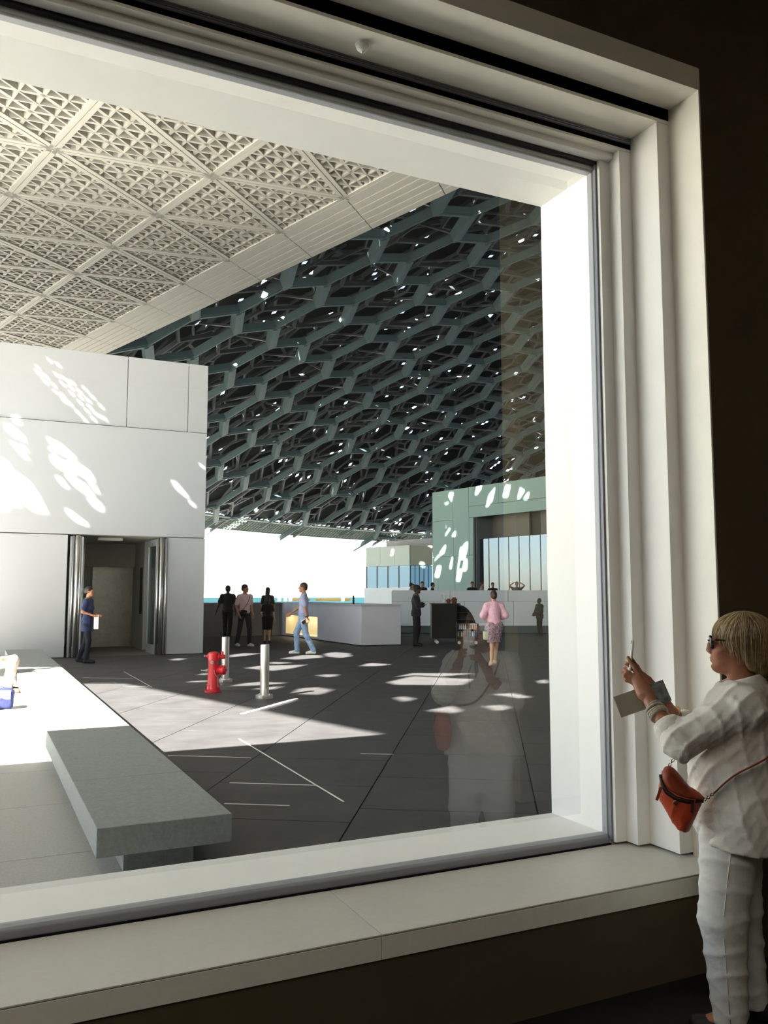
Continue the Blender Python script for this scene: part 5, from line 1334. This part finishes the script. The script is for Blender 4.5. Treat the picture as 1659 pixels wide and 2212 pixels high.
for k in range(900):
    az = random.uniform(-math.pi, math.pi)                 # 0 = straight ahead, over the brow
    fa = abs(az)
    zend = 1.552 if fa < .7 else (1.552 - (fa - .7) * .11 if fa < 1.3 else 1.480 - min(1.1, (fa - 1.3)) * .06)
    zend += random.uniform(-.020, .022)
    az1 = az * (1.0 - .12 * (fa < 1.6)) + random.uniform(-.28, .28) * (.4 if fa < .9 else 1)
    r_o = .985 + random.uniform(.0, .055)
    wv_ = random.uniform(0, 6.28); wa_ = random.uniform(0, .05)
    pts_ = []
    for i in range(13):
        t = i / 12
        th = .06 + 1.5 * t
        a2_ = az + (az1 - az) * t + wa_ * math.sin(wv_ + 7 * t)
        rr_ = math.sin(min(th, math.pi / 2))
        z_ = 1.558 + .0955 * r_o * math.cos(th)
        x_, y_ = .0985 * r_o * rr_ * math.sin(a2_), -.008 + .122 * r_o * rr_ * math.cos(a2_)
        if z_ < zend: break
        pts_.append(Vector((x_, y_, z_)))
    p_ = pts_[-1]
    if zend < 1.55:                                        # hang down past the widest line, drawing in a little
        for i in range(1, 6):
            t = i / 5
            pts_.append(Vector((p_.x * (1 - .07 * t * t) + .003 * math.sin(wv_ + 4 * t), (p_.y + .008) * (1 - .12 * t * t) - .008, p_.z + (zend - p_.z) * t)))
    n__ = len(pts_)
    if n__ < 4: continue
    (stl if random.random() < .4 else stm).tube(pts_, [.0030 * (1 - .85 * (i / (n__ - 1)) ** 2) for i in range(n__)], 5, flat=.6)
L_(stm, 'hair_strands', BLOND, wo)
L_(stl, 'hair_highlights', mat('pale_blond_hair', '#a88f66', .42, spec=.5, var=(50, .25)), wo)
# glasses
GLF = mat('black_spectacle_frame', '#0d0d0f', .25)
gm = MB()
for sg in (-1, 1):
    cc = Vector((sg * .034, .128, 1.526))
    ring = [cc + Vector((sg * .031 * math.copysign(abs(math.cos(t)) ** .7, math.cos(t)), -.010 * abs(math.cos(t)) * (1 if math.cos(t) > 0 else .2) - .008 * (1 - math.sin(t)) * .5, .0255 * math.copysign(abs(math.sin(t)) ** .7, math.sin(t)))) for t in [i * math.pi / 12 for i in range(25)]]
    gm.tube(ring, .0028, 6)
    gm.tube([cc + Vector((sg * .03, -.008, .012)), Vector((sg * .076, .10, 1.540)), Vector((sg * .084, .03, 1.538)), Vector((sg * .083, -.002, 1.522))], [.003, .0032, .003, .002], 6)
gm.tube([Vector((-.007, .131, 1.531)), Vector((0, .134, 1.535)), Vector((.007, .131, 1.531))], .0026, 6)
L_(gm, 'spectacle_frame', GLF, wo)
lens_m = glass_mat('tinted_lens', (.35, .37, .38), 1.5, .12)
for sg in (-1, 1):
    cc = Vector((sg * .034, .125, 1.526))
    L_(MB().obox(cc, (1, -.17 * sg, 0), (0, 0, 1), (0, 1, .16), .027, .0225, .0008), 'spectacle_lens', lens_m, wo, False)
# linen shirt
sh = [('e', V3(0, .015, 1.20), V3(.190, .150, .19), .06), ('e', V3(0, .045, 1.01), V3(.195, .185, .20), .06), ('e', V3(0, .03, .84), V3(.215, .195, .18), .06), ('c', V3(-.15, -.005, 1.295), V3(.15, -.005, 1.295), .066, .066, .05),
      ('c', V3(-.16, 0, 1.29), V3(-.195, .245, 1.145), .080, .066, .04), ('c', V3(-.197, .247, 1.135), V3(-.170, .280, 1.176), .066, .058, .03), ('c', V3(.16, 0, 1.29), V3(.215, .22, 1.11), .080, .066, .04), ('c', V3(.215, .22, 1.11), V3(.172, .256, 1.155), .064, .056, .03),
      ('c', V3(0, -.01, 1.30), V3(0, .0, 1.37), .085, .070, .03), ('c', V3(-.1, .02, .82), V3(-.11, .03, .74), .12, .125, .06), ('c', V3(.1, .02, .82), V3(.11, .03, .74), .12, .125, .06),
      ('fold', .011, V3(11, 20, 21), .3), ('fold', .009, V3(-20, 33, -14), 1.7), ('fold', .0055, V3(40, -24, 36), 2.6), ('fold', .003, V3(-60, 48, 55), .9),
      ('plane', (0, .10, -1), -.727), ('plane', (0, -.12, 1), 1.372), ('-e', V3(0, .03, 1.40), V3(.062, .072, .07), .01)]
a_ = V3(-.148, .305, 1.203) - V3(-.195, .25, 1.142); a_ /= np.linalg.norm(a_)
b_ = V3(.15, .275, 1.18) - V3(.215, .22, 1.11); b_ /= np.linalg.norm(b_)
sobj('shirt', [(sh, .0068)], LINEN, wo)
for (c0, ax_, sg) in ((V3(-.168, .283, 1.180), a_, -1), (V3(.170, .258, 1.158), b_, 1)):
    c0v, av = tv(c0), tv(ax_)
    L_(MB().lathe([(.050, -.03), (.063, -.03), (.066, -.015), (.065, .006), (.066, .016), (.060, .022), (.050, .020), (.049, -.02)], c0v, 20, axis=av), 'rolled_cuff', LINEN, wo)
cl_ = MB()
NC = 30
for i in range(NC + 1):
    t = R(24) + i * R(312) / NC
    p0 = Vector((.078 * math.sin(t), .004 + .074 * math.cos(t), 1.372 - .022 * math.cos(t)))
    rd_ = Vector((math.sin(t), math.cos(t), 0))
    drop = .040 + .016 * max(0, math.cos(t)) ** 2
    for rr_, zz_ in ((-.006, -.03), (-.004, .010), (.002, .016), (.008, .010), (.018, -drop * .6), (.021, -drop), (.017, -drop), (.004, .004)):
        cl_.v.append(tuple(p0 + rd_ * rr_ + Vector((0, 0, zz_))))
for i in range(NC):
    for k in range(8):
        k2 = (k + 1) % 8
        cl_.f.append((i * 8 + k, i * 8 + k2, (i + 1) * 8 + k2, (i + 1) * 8 + k))
cl_.f += [tuple(range(8)), tuple(NC * 8 + k for k in range(7, -1, -1))]
L_(cl_, 'collar', LINEN, wo)
for k in range(4):
    L_(MB().lathe([(.002, -.001), (.0055, 0), (.0055, .002), (.002, .0025)], Vector((.0, .128 + .022 * k, 1.305 - .052 * k)), 10, axis=(0, 1, .25)), 'button', mat('pearl_button', '#c9c4ba', .3), wo)
# white trousers, seam, shoes
tr_ = [('e', V3(0, .045, .86), V3(.178, .165, .14), .05), ('c', V3(-.09, .07, .84), V3(-.1, .112, .45), .118, .090, .05), ('c', V3(-.1, .112, .45), V3(-.1, .098, .06), .088, .064, .03), ('c', V3(.09, .06, .84), V3(.1, .06, .45), .118, .090, .04), ('c', V3(.1, .06, .45), V3(.1, .02, .06), .088, .064, .03),
       ('fold', .008, V3(12, 10, 34), .3), ('fold', .005, V3(20, -26, 52), 1.9), ('plane', (0, 0, -1), -.052), ('plane', (0, 0, 1), .96)]
sobj('trousers', [(tr_, .0085)], DENIM, wo)
L_(MB().tube([Vector((-.212, .06, .82)), Vector((-.2005, .09, .62)), Vector((-.1925, .112, .45)), Vector((-.178, .105, .25)), Vector((-.166, .098, .07))], .0022, 6), 'side_seam', DENIM, wo)
for x_, y_ in ((-.1, .09), (.1, .01)):
    sobj('shoe', [([('c', V3(x_, y_ - .04, .04), V3(x_ * 1.08, y_ + .13, .034), .042, .036, .02), ('c', V3(x_, y_ - .01, .07), V3(x_, y_ - .03, .04), .044, .04, .02), ('plane', (0, 0, -1), -.001)], .008)], mat('shoe_#1a1a1a', '#1a1a1a', .6), wo)
# wrist wrap bracelet
BR = mat('linen_cord', '#a69c8c', .8, var=(120, .3), bump=(200, .6, .004))
wax = (V3(-.10, .357, 1.268) - V3(-.195, .255, 1.14)); wax /= np.linalg.norm(wax)
for k in range(5):
    c0 = tv(V3(-.10, .357, 1.268) - wax * (.008 + .0115 * k))
    tilt = tv(wax) + Vector((.12 * math.sin(k * 2.1), .10 * math.cos(k * 1.7), .1 * math.sin(k)))
    r_ = .0335 + .0014 * k
    L_(MB().lathe([(r_ - .003, -.0048), (r_ + .002, -.0048), (r_ + .004, 0), (r_ + .002, .0048), (r_ - .003, .0048)], c0, 24, axis=tilt), 'bracelet_wrap', BR, wo)
L_(MB().lathe([(.036, -.0015), (.0385, 0), (.036, .0015)], tv(V3(.10, .31, 1.231) - b_ * .035), 20, axis=tv(b_)), 'thin_bracelet', mat('pale_gold', '#c9a56a', .3, metal=.9), wo)

# held phone
Mw = Matrix.Translation(wl_) @ Matrix.Rotation(wrz, 4, 'Z')
def held(name, at_, label, cat):
    o = empty(name, Mw @ Vector(at_), label, cat); o.rotation_euler = (0, 0, wrz); return o
ph = held('smartphone', (0, .456, 1.375), 'slim white smartphone held upright by the woman in linen', 'phone')
pt_ = Vector((0, .440, 1.532)) - Vector((0, .458, 1.375)); ax_p = pt_.normalized(); nr = Vector((0, ax_p.z, -ax_p.y))
pc = Vector((0, -.007, .0785))
xp = Vector((math.cos(.13), math.sin(.13), 0)); nr = xp.cross(ax_p); ax_p = nr.cross(xp); nr = nr if nr.y > 0 else -nr
link('phone_body', MB().obox(pc, xp, ax_p, nr, .036, .079, .0042).mesh('phone_body', mat('white_phone_shell', '#e6e3de', .3)), ph, bevel=.003, local=True)
link('phone_screen', MB().obox(pc - nr * .0046, xp, ax_p, nr, .033, .070, .0005).mesh('phone_screen', mat('phone_screen', '#241316', .1)), ph, local=True)
link('camera_bump', MB().obox(pc + nr * .0052 + ax_p * .065 + xp * .02, xp, ax_p, nr, .008, .008, .0012).mesh('camera_bump', GLF), ph, local=True)
# leaflet between the hands
TANP = mat('taupe_cover', '#8a806c', .6, var=(30, .06)); NAVYP = mat('printed_photo', '#0e1630', .35, var=(26, .5, '#7f867c')); PAP = mat('white_paper', '#e9e9ec', .8)
lf = held('leaflet', (.012, .41, 1.28), 'folded taupe leaflet with a photo panel held under the phone', 'leaflet')
dy, dz = .195, -.078; e_ = Vector((0, dy, dz)).normalized(); n_ = Vector((0, -dz, dy)).normalized()
# cover half (forward) and photo half (back)
c_cov = Vector((-.004, .050, -.022)); c_pic = Vector((.012, -.058, .020))
link('cover_panel', MB().obox(c_cov, e_, n_, (1, 0, 0), .055, .046, .0012).mesh('cover_panel', TANP), lf, local=True)
link('back_panel', MB().obox(c_cov + Vector((.006, 0, -.001)), e_, n_, (1, .06, 0), .054, .0455, .001).mesh('back_panel', PAP), lf, local=True)
link('photo_panel', MB().obox(c_pic, e_, n_, (1, 0, 0), .050, .046, .0012).mesh('photo_panel', NAVYP), lf, local=True)
link('fold_spine', MB().cyl(c_cov + e_ * .055 - n_ * .046 + Vector((.003, 0, 0)), c_cov + e_ * .055 + n_ * .046 + Vector((.003, 0, 0)), .0045, n=10).mesh('fold_spine', TANP, True), lf, local=True)
# orange crossbody bag
ORA = mat('orange_leather', '#b4431f', .5, spec=.4, var=(16, .12), bump=(60, .25, .004)); ORB = mat('brown_orange_leather', '#8a3519', .55, var=(18, .12), bump=(60, .25, .004)); ZIP = mat('dark_zip', '#241a14', .4); RING = mat('black_ring', '#0f0e0d', .3, metal=.8)
bgo = held('crossbody_bag', (-.17, .25, .79), 'orange leather crossbody bag hanging at the woman\'s belly', 'bag')
off = V3(-.17, .25, .79)
def S_(prims):
    out = []
    for q_ in prims:
        q_ = list(q_)
        if q_[0] == 'c': q_[1] = V3(*q_[1]) - off; q_[2] = V3(*q_[2]) - off
        elif q_[0] in ('e', '-e', 'b'): q_[1] = V3(*q_[1]) - off
        out.append(tuple(q_))
    return out
bx_ = -.20
pouch = [('poly', [(y_ - .25, z_ - .79) for y_, z_ in ((.322, 1.000), (.333, .965), (.336, .930), (.330, .905), (.298, .845), (.266, .797), (.240, .789), (.226, .797), (.196, .855), (.170, .912), (.164, .932), (.195, .958), (.25, .985))], bx_ + .17, .048, .06), ('fold', .004, V3(6, 38, 9), .5)]
sobj('pouch', [(pouch, .0045)], ORA, bgo)
flap = [('poly', [(y_ - .25, z_ - .79) for y_, z_ in ((.324, .998), (.320, 1.020), (.308, 1.038), (.290, 1.044), (.272, 1.034), (.252, 1.012), (.215, .966), (.160, .930), (.172, .922), (.22, .920), (.265, .928), (.300, .950), (.316, .975))], bx_ + .165, .054, .035)]
sobj('flap', [(flap, .0045)], ORB, bgo)
zp = [Vector((bx_ - .030, .324, 1.012)), Vector((bx_ - .040, .317, .975)), Vector((bx_ - .048, .298, .948)), Vector((bx_ - .050, .265, .928)), Vector((bx_ - .046, .22, .919)), Vector((bx_ - .026, .166, .922))]
zv = [p_ - tv(off) for p_ in zp]
L_(MB().tube(zv, [.006, .008, .009, .009, .009, .007], 8, flat=.6), 'zip_edge', ZIP, bgo)
L_(MB().lathe([(.004, -.002), (.009, -.002), (.0095, 0), (.009, .002), (.004, .002)], zv[3] + Vector((-.006, .003, -.014)), 16, axis=(1, .1, 0)), 'snap_ring', mat('brass_ring', '#8f7a4a', .35, metal=.9), bgo)
L_(MB().bar(zv[4] + Vector((-.008, -.015, 0)), zv[4] + Vector((-.012, -.012, -.038)), .010, .004, up=(1, 0, 0)), 'zip_pull', ZIP, bgo, False)
L_(MB().bar(zv[1] + Vector((.0, .004, -.01)), zv[1] + Vector((-.002, .022, -.062)), .011, .004, up=(1, 0, 0)), 'side_tag', ORB, bgo, False)
def chain_of(pts_, nme):
    for a__, b__ in zip(pts_, pts_[1:]):
        a__, b__ = Vector(a__) - tv(off), Vector(b__) - tv(off)
        m__ = (a__ + b__) / 2; d__ = (b__ - a__).normalized(); s__ = d__.cross(Vector((1, 0, 0))).normalized()
        L_(MB().tube([a__, m__ + s__ * .005, b__, m__ - s__ * .005, a__], .0018, 5), nme, RING, bgo)
chain_of([(bx_ - .012, .168, .920), (bx_ - .014, .154, .930), (bx_ - .016, .140, .942), (bx_ - .018, .126, .954)], 'chain_link')
chain_of([(bx_ + .012, .295, 1.035), (bx_ + .04, .285, 1.048), (bx_ + .07, .275, 1.062)], 'chain_link')
sp_ = [Vector(p_) - tv(off) for p_ in [(bx_ - .018, .126, .954), (-.232, .05, 1.03), (-.205, -.08, 1.11), (-.12, -.155, 1.20), (.03, -.15, 1.30), (.11, -.05, 1.375), (.125, .06, 1.345), (.09, .175, 1.22), (.0, .25, 1.09), (bx_ + .07, .275, 1.062)]]
def smooth_path(P_, n_=6):
    out = []
    for i in range(len(P_) - 1):
        a__, b__, c__, d__ = P_[max(i - 1, 0)], P_[i], P_[i + 1], P_[min(i + 2, len(P_) - 1)]
        for k in range(n_):
            t = k / n_
            out.append(.5 * ((2 * b__) + (c__ - a__) * t + (2 * a__ - 5 * b__ + 4 * c__ - d__) * t * t + (3 * b__ - a__ - 3 * c__ + d__) * t ** 3))
    return out + [P_[-1]]
L_(MB().tube(smooth_path(sp_), .010, 8, flat=.35), 'strap', ORB, bgo)
